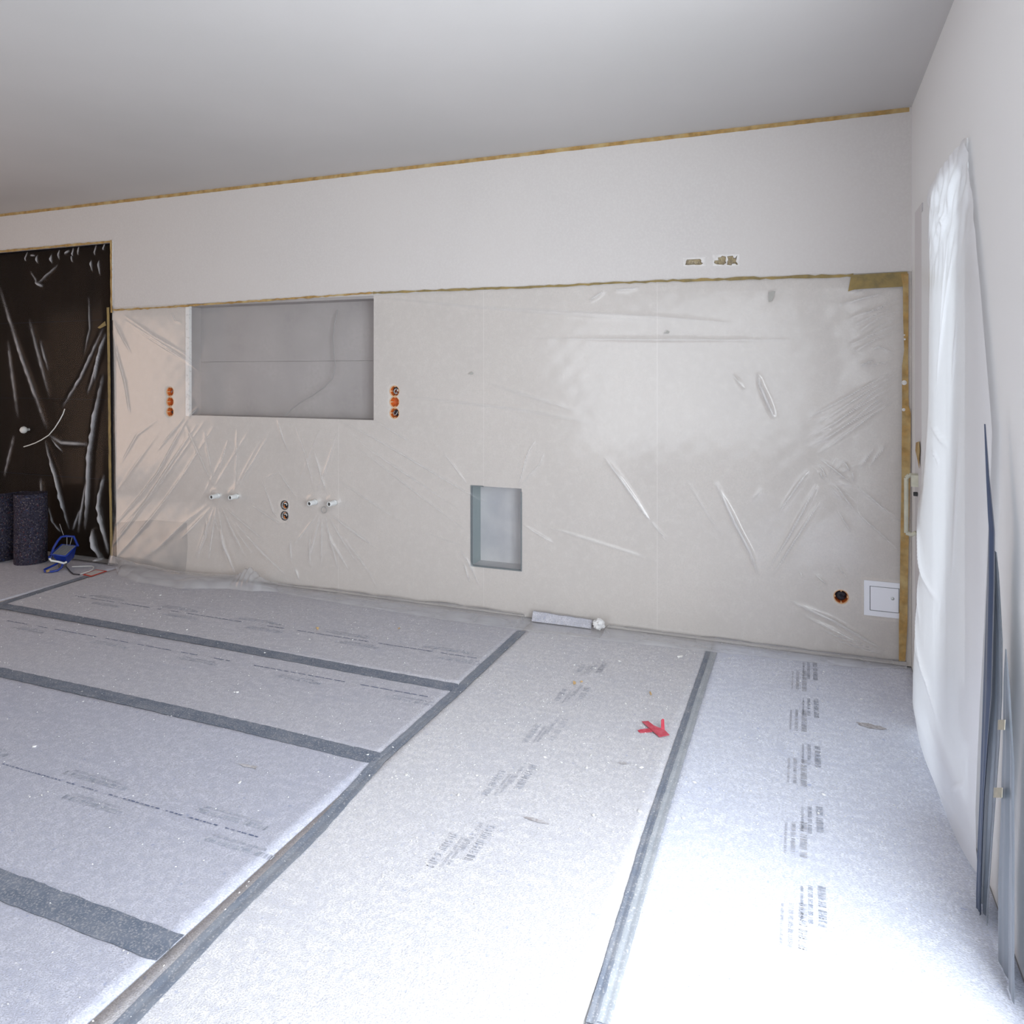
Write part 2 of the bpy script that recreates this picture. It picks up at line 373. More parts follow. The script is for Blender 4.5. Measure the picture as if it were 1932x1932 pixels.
# long niche
zj = on_back(528, 681).z
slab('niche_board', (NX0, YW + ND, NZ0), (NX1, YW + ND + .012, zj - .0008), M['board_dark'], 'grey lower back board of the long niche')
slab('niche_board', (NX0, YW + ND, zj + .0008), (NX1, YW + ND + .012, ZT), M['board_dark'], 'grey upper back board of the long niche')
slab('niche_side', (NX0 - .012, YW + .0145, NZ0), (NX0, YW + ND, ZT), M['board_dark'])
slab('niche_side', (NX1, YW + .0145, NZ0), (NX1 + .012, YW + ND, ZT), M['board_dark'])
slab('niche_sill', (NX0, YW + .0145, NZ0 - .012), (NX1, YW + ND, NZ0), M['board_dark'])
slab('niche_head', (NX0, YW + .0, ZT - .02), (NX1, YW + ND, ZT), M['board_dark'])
slab('corner_bead', (NX0 - .004, YW - .006, NZ0 - .006), (NX0 + .030, YW + .018, ZT - .006), M['bead'], 'white corner bead on the left edge of the long niche')
slab('corner_bead', (DX1 + .002, YW - .008, ZT + .01), (DX1 + .016, YW + .002, ZD + .012), M['bead'], 'white corner bead beside the doorway')
# small niche, lined
SD = .135
slab('niche_back', (SX0, YW + SD, SZ0), (SX1, YW + SD + .01, SZ1), M['niche_zinc'])
slab('niche_side', (SX0 - .006, YW + .0145, SZ0), (SX0 + .003, YW + SD, SZ1), M['niche_green'], 'greenish left side of the small niche')
slab('niche_side', (SX1 - .003, YW + .0145, SZ0), (SX1 + .006, YW + SD, SZ1), M['niche_zinc'])
slab('niche_sill', (SX0, YW + .0145, SZ0 - .006), (SX1, YW + SD, SZ0 + .003), M['niche_zinc'])
slab('niche_head', (SX0, YW + .0145, SZ1 - .003), (SX1, YW + SD, SZ1 + .006), M['niche_zinc'])
slab('niche_edge', (SX0 - .003, YW - .004, SZ0 - .003), (SX0 + .004, YW + .014, SZ1 + .003), M['niche_edge'])
slab('niche_edge', (SX0 + .004, YW - .004, SZ0 - .003), (SX1 - .004, YW + .014, SZ0 + .004), M['niche_edge'])
slab('niche_edge', (SX1 - .004, YW - .004, SZ0 - .003), (SX1 + .003, YW + .014, SZ1 - .02), M['niche_edge'])
slab('niche_edge', (SX0 + .004, YW - .004, SZ1 - .003), (bx(912), YW + .014, SZ1 + .003), M['niche_edge'])
# grey primed area low on the wall
mb = MB(); q = [on_back(x, y, .0012) for x, y in ((222, 986), (286, 981), (352, 986), (354, 1030), (350, 1078), (330, 1092), (286, 1104), (222, 1106))]
mb.plate(q, (0, -1, 0), .001); mb.build('primed_patch', M['primer'], wb)['label'] = 'grey primed square on the lower wall'

# dark doorway
d1 = empty('door_1'); struct(d1)
mb = MB(); mb.box((XL, YW + .09, 0), (DX1, YW + .13, ZD)); child(mb.build('door_leaf', M['door']), d1)
mb = MB()
for zz in (.62, 1.25, 1.88):
    mb.box((DX1 - 1.5, YW + .084, zz), (DX1 - .12, YW + .09, zz + .006))
child(mb.build('door_groove', M['black']), d1)
mb = MB(); mb.box((DX1, YW - .003, .02), (DX1 + .004, YW + .13, ZD)); mb.box((XL, YW + .03, ZD - .004), (DX1, YW + .13, ZD)); child(mb.build('door_reveal', M['black']), d1)
q0, q1 = on_back(211, 604), on_back(216, 1052)
mb = MB(); mb.plate([on_back(208, 604, .006), on_back(212.5, 604, .006), on_back(219.5, 1050, .006), on_back(211, 1054, .006)], (0, -1, 0), .004)
child(mb.build('black_edging', M['black']), d1)
kp = on_back(38, 812); kc = Vector((kp.x - .02, YW + .05, kp.z))
mb = MB(); mb.lathe([(.0, -.034), (.014, -.032), (.026, -.02), (.030, -.004), (.024, .010), (.012, .018), (.011, .045)], kc, (0, 1, 0), 18); child(mb.build('door_knob', M['wire_white']), d1)

# window wall on the right: plaster strip, terrace window with film, pier, second opening beside the camera
Y0, Y1 = 3.42, 2.84                                   # far and near side of the glazed opening
ZH = 2.225
wr = None
mb = MB()
mb.box((XR, 3.99, -.1), (XR + .2, YW + .3, ZC)); mb.box((XR, YF, ZH), (XR + .2, 3.99, ZC))
mb.box((XR, 1.92, -.1), (XR + .2, Y1 - .06, ZH)); mb.box((XR, YF - .2, -.1), (XR + .2, -.06, ZH)); mb.box((XR, -.06, -.1), (XR + .2, 1.92, .12))
wr = struct(mb.build('wall_right', M['pier']))
w1 = empty('window_1'); struct(w1)
def part(name, lo, hi, m, par, lab=None):
    mb = MB(); mb.box(lo, hi); o = child(mb.build(name, m), par)
    if lab: o['label'] = lab
    return o
part('frame_stile', (XR - .006, 3.765, 0), (XR + .08, 3.99, ZH), M['stile'], w1, 'grey white outer stile beside the corner')
part('gasket', (XR + .004, 3.742, 0), (XR + .05, 3.765, ZH), M['gap'], w1)
part('frame_stile', (XR - .010, Y0, .05), (XR + .08, 3.742, ZH - .05), M['white_frame'], w1, 'bright white inner stile of the sash')
part('frame_stile', (XR + .02, Y1 - .06, .05), (XR + .08, Y1, ZH - .05), M['white_frame'], w1)
part('frame_head', (XR - .004, Y1 - .06, ZH - .05), (XR + .08, 3.742, ZH), M['white_frame'], w1)
part('frame_sill', (XR - .004, Y1 - .06, 0), (XR + .08, 3.742, .05), M['white_frame'], w1)
part('pane', (XR + .035, Y1, .05), (XR + .041, Y0, ZH - .05), M['glass'], w1)
# pull handle wrapped in masking tape and the lock cylinder, both parts of the window
hx = XR - .052; hy = 3.905
hz1, hz0 = 0.985, 0.708
mb = MB()
bar = [(XR - .012, hy - .012, hz0 + .012), (XR - .03, hy - .006, hz0), (hx, hy, hz0 + .006), (hx, hy, hz0 + .03), (hx, hy, hz1 - .05), (hx, hy, hz1 - .014), (hx + .012, hy - .002, hz1), (XR - .006, hy - .01, hz1)]
for a, b in zip(bar[:-1], bar[1:]):
    a, b = Vector(a), Vector(b)
    mb.tube([a, b], .0105, 6)
h = child(mb.build('handle', M['tape_pale']), w1); h['label'] = 'pull handle wrapped in pale masking tape'
mb = MB(); mb.box((XR - .035, hy - .03, hz1 - .05), (XR - .006, hy - .014, hz1 + .004)); child(mb.build('handle_bracket', M['tape_pale']), w1)
mb = MB(); mb.lathe([(0, -.016), (.009, -.016), (.010, -.012), (.010, .0)], (XR - .008, 3.89, .900), (1, 0, 0), 14); child(mb.build('lock_cylinder', M['gap']), w1)

# ------------------------------------------------------------------ sockets
def socket_box(key, label, inner, fill, group):
    x, z = sock[key]; R = SR * (.9 if key[0] == 'c' else 1)
    e = empty('socket_box', label, 'socket box', group, (x, YW, z))
    mb = MB(); mb.lathe([(R - .0005, -.0015), (R - .001, .002), (R - .002, .045), (R - .006, .048), (0, .048)], (0, 0, 0), (0, 1, 0), 28)
    mb.build('cup', M[inner], e, fix=False)
    mb = MB(); mb.lathe([(R + .0025, .0005), (R + .0025, -.0022), (R - .001, -.0025), (R - .0025, .004)], (0, 0, 0), (0, 1, 0), 28)
    mb.build('rim', M['orange_lip'] if key[0] != 'c' else M['grey_box'], e, fix=False)
    if key[0] != 'c':
        for k in range(4):
            a = k * P2; c, s = math.cos(a), math.sin(a)
            mb = MB(); mb.lathe([(0, -.002), (.0042, -.002), (.0042, .03)], ((R - .004) * c, .002, (R - .004) * s), (0, 1, 0), 8)
            mb.build('screw_lug', M['orange_lip'], e)
    for mname, pts, r in fill:
        mb = MB(); mb.tube(pts, r, 6); mb.build('wire', M[mname], e)
    return e
def curl(cx, cz, r, y0, y1, a0, a1, n=14):
    return [(cx + r * math.cos(a0 + (a1 - a0) * i / n), y0 + (y1 - y0) * i / n, cz + r * math.sin(a0 + (a1 - a0) * i / n)) for i in range(n + 1)]
GA, GB = 'socket boxes left of the long niche', 'socket boxes right of the long niche'
socket_box('a0', 'top orange socket box of the column left of the long niche', 'orange', [('wire_grey', curl(.008, 0, .010, .03, .012, .3, 4.0), .0028)], GA)
socket_box('a1', 'plain orange middle socket box left of the long niche', 'orange', [], GA)
socket_box('a2', 'bottom socket box left of the long niche, with a dark plug inside', 'orange', [('wire_dark', [(.008, .044, .004), (.010, .026, .0), (.012, .014, -.004)], .012)], GA)
socket_box('b0', 'top socket box right of the long niche, stuffed with grey and white wires', 'orange', [
    ('wire_grey', curl(0, 0, .014, .03, .010, 0, 5.5), .005), ('wire_white', [(.0, .04, -.004), (.012, .014, .002), (.022, .004, .010), (.024, .002, .0)], .0045),
    ('wire_dark', curl(.002, .004, .018, .028, .020, 1, 4.5), .007), ('wire_grey', [(-.010, .03, -.010), (.004, .006, -.016), (.016, .010, -.012)], .005)], GB)
socket_box('b1', 'empty bright orange middle socket box right of the long niche', 'orange', [], GB)
socket_box('b2', 'bottom socket box right of the long niche, dark with a looped grey cable', 'orange', [
    ('wire_dark', curl(.004, .002, .012, .034, .03, 0, 6.2), .012), ('wire_grey', [(-.016, .03, .016), (-.016, .012, .0), (-.006, .006, -.014), (.006, .006, -.010), (.020, .010, .012)], .0030)], GB)
for i, nm in enumerate(('upper', 'lower')):
    socket_box('c%d' % i, nm + ' box of the dark pair in the slit sheet, filled with coiled wires', 'grey_box', [
        ('wire_white', curl(-.014, -.004, .016, .012, .004, 2.0, 4.2), .0035), ('wire_orange', curl(.0, -.006, .014, .014, .008, 3.0, 5.0), .0036),
        ('wire_dark', curl(.006, -.002, .016, .016, .010, 4.8, 7.6), .0050), ('wire_white', curl(.004, .004, .008, .010, .002, -1.0, 2.6), .0035),
        ('wire_orange', curl(-.002, .010, .010, .016, .010, 1.0, 2.9), .0032), ('wire_grey', curl(.004, .0, .026, .006, .004, 0, 6.2, 20), .0040)], 'pair of wired socket boxes')
socket_box('d0', 'single dark round socket box low on the wall by the white hatch', 'orange', [
    ('wire_dark', curl(.0, .0, .013, .036, .034, 0, 6.2), .015), ('wire_dark', [(-.008, .04, .006), (.004, .022, -.006), (.014, .016, -.004)], .006)], None)

# ------------------------------------------------------------------ pipe stubs
plab = ['first white pipe stub counted from the dark doorway', 'white pipe stub just left of the wired socket pair', 'white pipe stub just right of the wired socket pair', 'white pipe stub above the faint ring, nearest the first board joint']
for q, lb in zip(pipes, plab):
    e = empty('pipe_stub', lb, 'pipe', 'white pipe stubs low on the wall', (q.x, YW, q.z))
    mb = MB(); mb.lathe([(.0165, .03), (.0165, -.072), (.0150, -.076), (.0115, -.076), (.0105, -.073)], (0, 0, 0), (0, 1, 0), 22); mb.build('pipe', M['pvc'], e, fix=False)
    mb = MB(); mb.lathe([(.0105, -.073), (.0105, -.02), (0, -.02)], (0, 0, 0), (0, 1, 0), 22); mb.build('bore', M['pvc_in'], e, fix=False)
    mb = MB(); mb.lathe([(.0166, -.022), (.0184, -.024), (.0184, -.006), (.0166, -.004)], (0, 0, 0), (0, 1, 0), 22); mb.build('collar', M['pvc'], e)
q = on_back(615, 961)
mb = MB(); mb.tube([(q.x + .021 * math.cos(a), YW - .022, q.z + .021 * math.sin(a)) for a in np.linspace(0, 2 * math.pi, 28)[:-1]], .0024, 6, closed=True)  # grey ring mark, built as a thin raised ring
tag(mb.build('ring_mark', M['wire_grey'], loc=(q.x, YW - .022, q.z)), 'faint grey ring on the wall below the last pipe stub', 'ring')

# ------------------------------------------------------------------ access hatch
e = empty('access_hatch', 'white square access hatch low beside the brown corner tape', 'hatch', None, ((AX0 + AX1) / 2, YW, (AZ0 + AZ1) / 2))
fw = .026
o = holed_plate(rect(AX0, AX1, AZ0, AZ1), [rect(AX0 + fw, AX1 - fw * .4, AZ0 + fw, AZ1 - fw)], YW - .007, .0068, 'frame', M['white']); child(o, e)
part('hatch_door', (AX0 + fw + .003, YW - .0060, AZ0 + fw + .003), (AX1 - fw * .4 - .003, YW - .001, AZ1 - fw - .003), M['white'], e)
part('hatch_gap', (AX0 + fw, YW - .0012, AZ0 + fw), (AX1 - fw * .4, YW - .0004, AZ1 - fw), M['gap'], e)
q = on_back(1684, 1129); mb = MB(); mb.lathe([(0, -.0025), (.006, -.0025), (.008, 0)], (q.x, YW - .006, q.z), (0, 1, 0), 16); child(mb.build('lock', M['steel']), e)

# cable in the long niche
mb = MB(); pts = []
for x, y, o in ((637, 585, .10), (631, 612, .10), (628, 640, .098), (630, 668, .095), (633, 692, .09), (628, 714, .085), (612, 731, .08), (590, 746, .075), (566, 760, .07), (548, 774, .06), (538, 785, .05)):
    pts.append(on_back(x, y, -o))
mb.tube(pts, .0035, 6); tag(mb.build('hanging_cable', M['wire_grey'], loc=pts[0]), 'thin grey cable hanging in the back of the long niche', 'cable')

# ------------------------------------------------------------------ plastic sheets
def creases_to_world(lst, plane): return [([plane(x, y) for x, y in pts], a, wd) for pts, a, wd in lst]
def ridge(U, V, segs):
    """sum of sharp ridges along polylines; U,V grid coordinates; segs: list of ([(u,v)...], amp, width); returns height and 0..1 mask"""
    H = np.zeros_like(U); K = np.zeros_like(U)
    for pts, amp, wd in segs:
        P = np.array(pts, float); L = np.concatenate([[0], np.cumsum(np.linalg.norm(np.diff(P, axis=0), axis=1))])
        R = 6 * wd
        sel = (U > P[:, 0].min() - R) & (U < P[:, 0].max() + R) & (V > P[:, 1].min() - R) & (V < P[:, 1].max() + R)
        if not sel.any(): continue
        u, v = U[sel], V[sel]; best = np.full(u.shape, 1e9); tt = np.zeros(u.shape)
        for i in range(len(P) - 1):
            d = P[i + 1] - P[i]; l2 = d @ d
            t = np.clip(((u - P[i, 0]) * d[0] + (v - P[i, 1]) * d[1]) / l2, 0, 1)
            dist = np.hypot(u - P[i, 0] - t * d[0], v - P[i, 1] - t * d[1])
            b = dist < best; best[b] = dist[b]; tt[b] = (L[i] + t[b] * math.sqrt(l2)) / L[-1]
        taper = np.sin(np.pi * np.clip(tt, 0, 1)) ** .75
        wob = .86 + .14 * np.sin(tt * L[-1] * 13 + amp * 900) * np.sin(tt * L[-1] * 7 + 1.3)
        prof = np.exp(-(best / wd) ** 1.4)
        H[sel] += amp * prof * taper * wob
        K[sel] = np.maximum(K[sel], np.exp(-(best / (wd * .62)) ** 2) * taper * wob * np.clip(amp / .0085, .45, 1.7))
    return H, K
def swell(U, V, n, lo, hi, seed, sx=1.0, sy=1.0):
    r = np.random.default_rng(seed); Z = np.zeros_like(U)
    for _ in range(n):
        k = r.uniform(lo, hi); a = r.uniform(0, 2 * math.pi); Z += np.sin(k * (math.cos(a) * U * sx + math.sin(a) * V * sy) + r.uniform(0, 6.3)) / n ** .5
    return Z
def grid_mesh(name, X, Y, Z, keep, haze_glint, m):
    """quads over a 2D array of points, dropping vertices where keep is False"""
    ny, nx = X.shape
    idx = np.arange(nx * ny).reshape(ny, nx)
    q = np.stack([idx[:-1, :-1], idx[:-1, 1:], idx[1:, 1:], idx[1:, :-1]], -1).reshape(-1, 4)
    if keep is not None: q = q[keep.ravel()[q].all(1)]
    used = np.unique(q); remap = np.full(nx * ny, -1); remap[used] = np.arange(len(used)); q = remap[q]
    co = np.stack([X.ravel(), Y.ravel(), Z.ravel()], -1)[used]
    me = bpy.data.meshes.new(name)
    me.vertices.add(len(co)); me.vertices.foreach_set('co', co.astype(np.float32).ravel())
    me.loops.add(q.size); me.loops.foreach_set('vertex_index', q.astype(np.int32).ravel())
    me.polygons.add(len(q)); me.polygons.foreach_set('loop_start', np.arange(0, q.size, 4, dtype=np.int32))
    try: me.polygons.foreach_set('loop_total', np.full(len(q), 4, np.int32))
    except Exception: pass
    me.polygons.foreach_set('use_smooth', np.ones(len(q), bool))
    me.update(calc_edges=True); me.validate()
    a = me.attributes.new('haze_glint', 'FLOAT', 'POINT'); a.data.foreach_set('value', haze_glint.ravel()[used].astype(np.float32))
    me.materials.append(m)
    o = bpy.data.objects.new(name, me); COL.objects.link(o)
    return o

# (polyline in pixels, height, width): the folds that the photograph shows in the big sheet
A1, A2, A3 = .006, .0095, .013
cr = [
 ([(300, 850), (350, 789)], A1, .007), ([(219, 994), (300, 893), (357, 789)], A2, .008), ([(222, 1010), (300, 920), (392, 791)], A1, .008),
 ([(404, 923), (440, 865), (479, 803)], A1, .008), ([(417, 888), (434, 828)], A1, .007), ([(526, 789), (536, 826), (548, 855)], A2, .007),
 ([(593, 843), (606, 890), (620, 935)], A2, .007), ([(707, 791), (740, 812), (780, 836)], A1, .007), ([(643, 793), (700, 822), (780, 868), (889, 932), (921, 949)], A2, .007),
 ([(660, 815), (700, 849), (868, 960)], A1, .009), ([(672, 842), (700, 862), (887, 1005)], A1, .009), ([(884, 914), (837, 851)], A1, .006),
 ([(979, 920), (996, 857), (1010, 832)], A2, .007), ([(979, 920), (1021, 874), (1027, 851)], A1, .006), ([(1142, 863), (1172, 902), (1228, 983)], A3, .011),
 ([(1228, 983), (1260, 1020)], A1, .010), ([(1111, 569), (1144, 547)], A2, .010), ([(1158, 548), (1209, 543)], A2, .010),
 ([(706, 561), (924, 582), (1240, 606)], .004, .012), ([(868, 577), (1240, 598), (1388, 611)], .004, .012), ([(996, 639), (1240, 641), (1500, 642)], .004, .011),
 ([(764, 747), (990, 774), (1120, 799)], .004, .012), ([(918, 722), (1090, 776)], .003, .014), ([(985, 988), (1046, 1025)], A1, .007), ([(1016, 988), (1240, 1058)], .004, .010),
 ([(806, 1005), (879, 1030)], .004, .008), ([(1429, 703), (1434, 727), (1461, 789)], A3, .013), ([(1383, 706), (1405, 735)], A1, .008),
 ([(1351, 910), (1388, 988), (1415, 1040), (1431, 1084)], A3, .014), ([(1526, 886), (1469, 967)], A2, .008), ([(1542, 913), (1483, 1021), (1450, 1073)], A2, .009),
 ([(1547, 946), (1488, 1037), (1456, 1087)], A2, .009), ([(1550, 867), (1609, 913)], A2, .007), ([(1547, 878), (1561, 902)], A2, .006), ([(1546, 889), (1554, 905)], A2, .006),
 ([(1574, 913), (1612, 961)], A2, .007), ([(1612, 913), (1698, 983)], A1, .009), ([(1580, 961), (1606, 1005)], A1, .007), ([(1612, 961), (1698, 1040)], A1, .009),
 ([(1609, 889), (1610, 910)], A1, .006), ([(1593, 870), (1604, 891)], A2, .006), ([(1620, 885), (1650, 845)], A1, .010), ([(1640, 880), (1672, 838)], A1, .010),
 ([(1622, 690), (1650, 679)], A2, .008), ([(1628, 692), (1685, 681)], A1, .008), ([(1690, 668), (1660, 655), (1640, 660)], A1, .009),
 ([(1606, 552), (1628, 548)], A1, .008), ([(1582, 576), (1640, 560), (1674, 553)], A1, .012), ([(1620, 595), (1663, 582), (1677, 566)], A1, .010),
 ([(1491, 1133), (1571, 1168), (1671, 1227)], A3, .010), ([(1509, 1157), (1590, 1195), (1668, 1229)], A1, .008), ([(1544, 1184), (1610, 1208), (1671, 1232)], A1, .008), ([(1563, 1200), (1674, 1235)], A1, .008),
 ([(1539, 1083), (1561, 1103)], A2, .006), ([(1580, 1065), (1598, 1090)], A1, .006), ([(1508, 1077), (1515, 1090)], A1, .005), ([(1200, 952), (1227, 982)], A1, .007),
 ([(1295, 905), (1345, 985), (1362, 1010)], .004, .012), ([(1418, 945), (1440, 922)], .004, .009),
 ([(418, 997), (431, 1031), (453, 1080)], A3, .014), ([(449, 986), (497, 1036), (550, 1085)], A2, .012), ([(453, 1004), (483, 1041)], A1, .010), ([(479, 953), (534, 989)], A2, .008),
 ([(623, 1011), (663, 1075)], A2, .012), ([(393, 968), (395, 1009), (380, 1052)], A2, .014), ([(408, 970), (416, 1000)], A1, .009), ([(552, 1015), (556, 1060)], A2, .014), ([(588, 1008), (590, 1070)], A2, .014),
 ([(562, 1067), (572, 1094)], A2, .008), ([(640, 1000), (700, 1075), (720, 1110)], .005, .016), ([(496, 903), (519, 966), (549, 992)], A2, .006), ([(545, 935), (549, 990)], A2, .006), ([(527, 890), (560, 936)], A2, .007), ([(500, 903), (527, 890)], A1, .006),
 ([(216, 636), (239, 718), (248, 782)], A2, .010), ([(216, 604), (251, 668)], A1, .009), ([(234, 593), (290, 632), (348, 665), (372, 686)], A1, .009), ([(238, 604), (348, 673), (376, 694)], A1, .008), ([(252, 618), (352, 680), (380, 701)], A1, .008),
 ([(326, 588), (334, 604), (346, 609)], A2, .007), ([(357, 789), (376, 770)], A2, .007), ([(870, 1035), (893, 1072), (908, 1105)], .006, .012), ([(877, 1060), (890, 1098)], A2, .007),
 ([(220, 930), (300, 820)], .004, .010), ([(380, 945), (440, 830)], .004, .010), ([(440, 930), (500, 820)], .004, .012), ([(560, 925), (610, 800)], .004, .012), ([(640, 905), (760, 985)], .005, .012),
]
for k in range(7):      # fan of fine pleats pulled from the brown corner tape
    y0 = 690 + 9.0 * k; cr.append(([(1703 - 2 * (k % 3), y0), (1640, y0 + 36 + k * 1.2), (1525 + 9 * ((k * 7) % 5), y0 + 98 + k * 2.5)], .0058, .0085))
for k in range(6):       # pleats in the top corner
    cr.append(([(1703, 560 + 12 * k), (1660 - 4 * (k % 3), 580 + 12 * k), (1600 + 9 * (k % 4), 602 + 12.5 * k)], .0052, .0085))
for k in range(7):       # gathered pleats towards the pull point in the right half
    a = -1.2 + k * .36; cr.append(([(1560 + 8 * math.cos(a), 905 + 8 * math.sin(a)), (1560 + (45 + 9 * (k % 3)) * math.cos(a), 905 + (45 + 9 * (k % 3)) * math.sin(a))], .004, .0065))
for k, (dx, ey) in enumerate(((-62, 62), (-34, 96), (-10, 104), (22, 108), (58, 96), (92, 66))):      # soft pleats hanging from the pipe stubs
    for cx, cy, n in ((412, 952, 0), (612, 966, 1)):
        cr.append(([(cx + dx * .16, cy + 4), (cx + dx * .5 + 3 * n, cy + ey * .45), (cx + dx + 8 * n, cy + ey)], .007 if (k + n) % 2 else .010, .013))
for k, (tx, ty) in enumerate(((352, 800), (388, 812), (450, 805), (512, 816), (560, 800), (640, 812))):      # long pleats from the niche sill down to the stubs
    for px_, py_ in ((406, 922), (446, 924), (598, 934))[k // 2:k // 2 + 1]:
        cr.append(([(px_, py_), ((px_ + tx) / 2 + 2, (py_ + ty) / 2), (tx, ty)], .006, .011))
cr += [([(222, 1030), (262, 968), (330, 868), (375, 800)], .010, .010), ([(232, 1050), (290, 975), (352, 890), (410, 800)], .007, .012), ([(300, 1040), (352, 985), (398, 950)], .006, .014), ([(228, 880), (262, 820), (300, 792)], .005, .010)]
lines = creases_to_world(cr, lambda x, y: (on_back(x, y).x, on_back(x, y).z))

PITCH = .0065
fx0, fx1 = bx(214), bx(1709)
nx = int((fx1 - fx0) / PITCH); xs = np.linspace(fx0, fx1, nx)
ztop = np.interp(xs, [on_back(a, b).x for a, b in ((213, 584), (355, 577), (704, 552), (1000, 542), (1238, 531), (1600, 520), (1712, 513))], [on_back(a, b).z for a, b in ((213, 584), (355, 577), (704, 552), (1000, 542), (1238, 531), (1600, 520), (1712, 513))])
nz = 306; sv = np.linspace(0, 1, nz)
U = np.repeat(xs[None, :], nz, 0); Vv = ztop[None, :] * (1 - sv[:, None]) + .020 * sv[:, None]
Hh, K = ridge(U, Vv, lines)
base = .012 + .0030 * swell(U, Vv, 9, 3, 9, 3) + .0003 * swell(U, Vv, 10, 30, 70, 5)
low = np.clip(1 - Vv / .55, 0, 1) ** 1.5
left = np.clip((-3.0 - U) / 1.2, 0, 1)
base += low * (.020 + .045 * left + .012 * swell(U, Vv, 7, 3, 9, 9, 1, .4))
# pulled out where pipe stubs push through, drawn a little into the niches
for q in pipes: base += .030 * np.exp(-((U - q.x) ** 2 + (Vv - q.z) ** 2) / .045 ** 2)
edge = np.minimum(1, np.minimum(np.minimum((U - fx0) / .05, (fx1 - U) / .24), (ztop[None, :] - Vv) / .06)).clip(0, 1)
off = np.maximum(.0085, .0085 + (base + Hh - .0085) * edge)
for (a, b, c, d, dep) in ((NX0, NX1, NZ0, ZT, .006), (SX0, SX1, SZ0, SZ1, .004)):
    ins = np.clip(np.minimum(np.minimum(U - a, b - U) / .22, np.minimum(Vv - c, d - Vv) / .16), 0, 1)
    off = np.maximum(.0085, off * (1 - .45 * ins) + Hh * .4 * ins)
Yv = YW - off
haze_glint = .52 * K + .035 * np.clip(1 - Vv / .35, 0, 1)  # folds whitened: layered foil, plus bright streaks put into the colour
keep = np.ones_like(U, bool)
for k, c in sock.items():
    keep &= ((U - c[0]) ** 2 + (Vv - c[1]) ** 2) > (.042 if k[0] != 'c' else .044) ** 2
for q in pipes: keep &= ((U - q.x) ** 2 + (Vv - q.z) ** 2) > .0215 ** 2
keep &= ~((U > AX0 - .012) & (U < AX1 + .05) & (Vv > AZ0 - .012) & (Vv < AZ1 + .012))
# lip of the sheet lying on the floor
lipx = []
for x, y in ((213, 1058), (222, 1085), (255, 1099), (340, 1112), (430, 1112), (475, 1117), (490, 1116), (520, 1118), (560, 1126), (650, 1141), (740, 1155), (840, 1171), (990, 1191), (1150, 1211), (1300, 1227), (1420, 1239), (1520, 1250), (1620, 1262), (1712, 1262)):
    p = on_floor(x, y); lipx.append((p.x, p.y))
# re-express as depth in front of the wall at each x
ly = np.interp(xs, [p[0] for p in sorted(lipx)], [YW - p[1] for p in sorted(lipx)])
ly = np.maximum(ly, .05)
nl = 46; tl = np.linspace(0, 1, nl + 1)[1:]
UL = np.repeat(xs[None, :], nl, 0)
offb = off[-1][None, :]
YL = YW - (offb + (ly[None, :] - offb) * tl[:, None])
left1 = np.clip((-3.25 - UL) / .25, 0, 1)
zl = .020 * (1 - tl[:, None]) + .006 + .007 * np.abs(swell(UL * .35, YW - YL, 8, 25, 60, 21)) + .010 * np.exp(-((tl[:, None] - .55) / .16) ** 2) * (.6 + .4 * np.sin(UL * 2.3))
zl += left1 * (.055 * np.sin(np.pi * np.clip(tl[:, None], 0, 1)) ** .8) * (.75 + .25 * np.sin(UL * 5))
kx = on_floor(476, 1106).x
zl += .06 * np.exp(-((UL - kx) / .06) ** 2) * np.sin(np.pi * tl[:, None]) * (.7 + .3 * np.sin(UL * 160))
zl = zl * np.clip((1 - tl[:, None]) * 6 + .15, 0, 1) + .0025
flat = (UL > on_floor(1003, 1172).x - .05) & (UL < on_floor(1130, 1178).x + .07)
zl = np.where(flat, np.minimum(zl, .006), zl)
hzl = .22 + .10 * np.exp(-((tl[:, None] - .97) / .05) ** 2) + .08 * np.abs(swell(UL * .3, YW - YL, 6, 40, 80, 4)) + .10 * left1
G = [np.vstack([a, b]) for a, b in ((U, UL), (Yv, YL), (Vv, zl), (keep, np.ones_like(UL, bool)), (haze_glint, hzl))]
sheet = grid_mesh('plastic_sheet', G[0], G[1], G[2], G[3], G[4], M['foil'])
tag(sheet, 'large clear plastic sheet taped over the boarded back wall and its niches', 'plastic sheet')

# sheet over the dark doorway
dcr = [
 ([(197, 705), (184, 780), (174, 855), (171, 939), (163, 1000)], .030, .017), ([(89, 830), (97, 858), (109, 892), (118, 930), (134, 999)], .022, .012), ([(95, 955), (104, 985), (119, 1004)], .014, .009),
 ([(199, 894), (193, 930), (191, 954), (198, 1000), (206, 1048)], .024, .013), ([(178, 996), (184, 1028), (196, 1056)], .030, .018), ([(176, 1060), (200, 1052)], .02, .013),
 ([(199, 616), (176, 665), (154, 713), (120, 770)], .010, .012), ([(201, 628), (186, 690), (166, 745)], .012, .012), ([(198, 640), (180, 720)], .012, .010),
 ([(5, 539), (45, 670), (94, 812)], .008, .020), ([(20, 640), (38, 790)], .006, .02), ([(60, 600), (98, 750)], .006, .018), ([(80, 640), (96, 700)], .006, .014),
 ([(78, 535), (112, 500)], .008, .009), ([(78, 535), (98, 514)], .010, .008), ([(80, 540), (62, 512)], .006, .009), ([(170, 560), (172, 620), (160, 670)], .007, .010),
 ([(95, 820), (120, 835), (170, 838)], .010, .014), ([(100, 826), (122, 852)], .010, .008), ([(150, 1005), (170, 890)], .010, .012), ([(80, 900), (86, 980)], .008, .016),
 ([(72, 533), (86, 541)], .022, .012), ([(10, 900), (30, 820)], .006, .016), ([(140, 1000), (156, 960)], .01, .012),
]
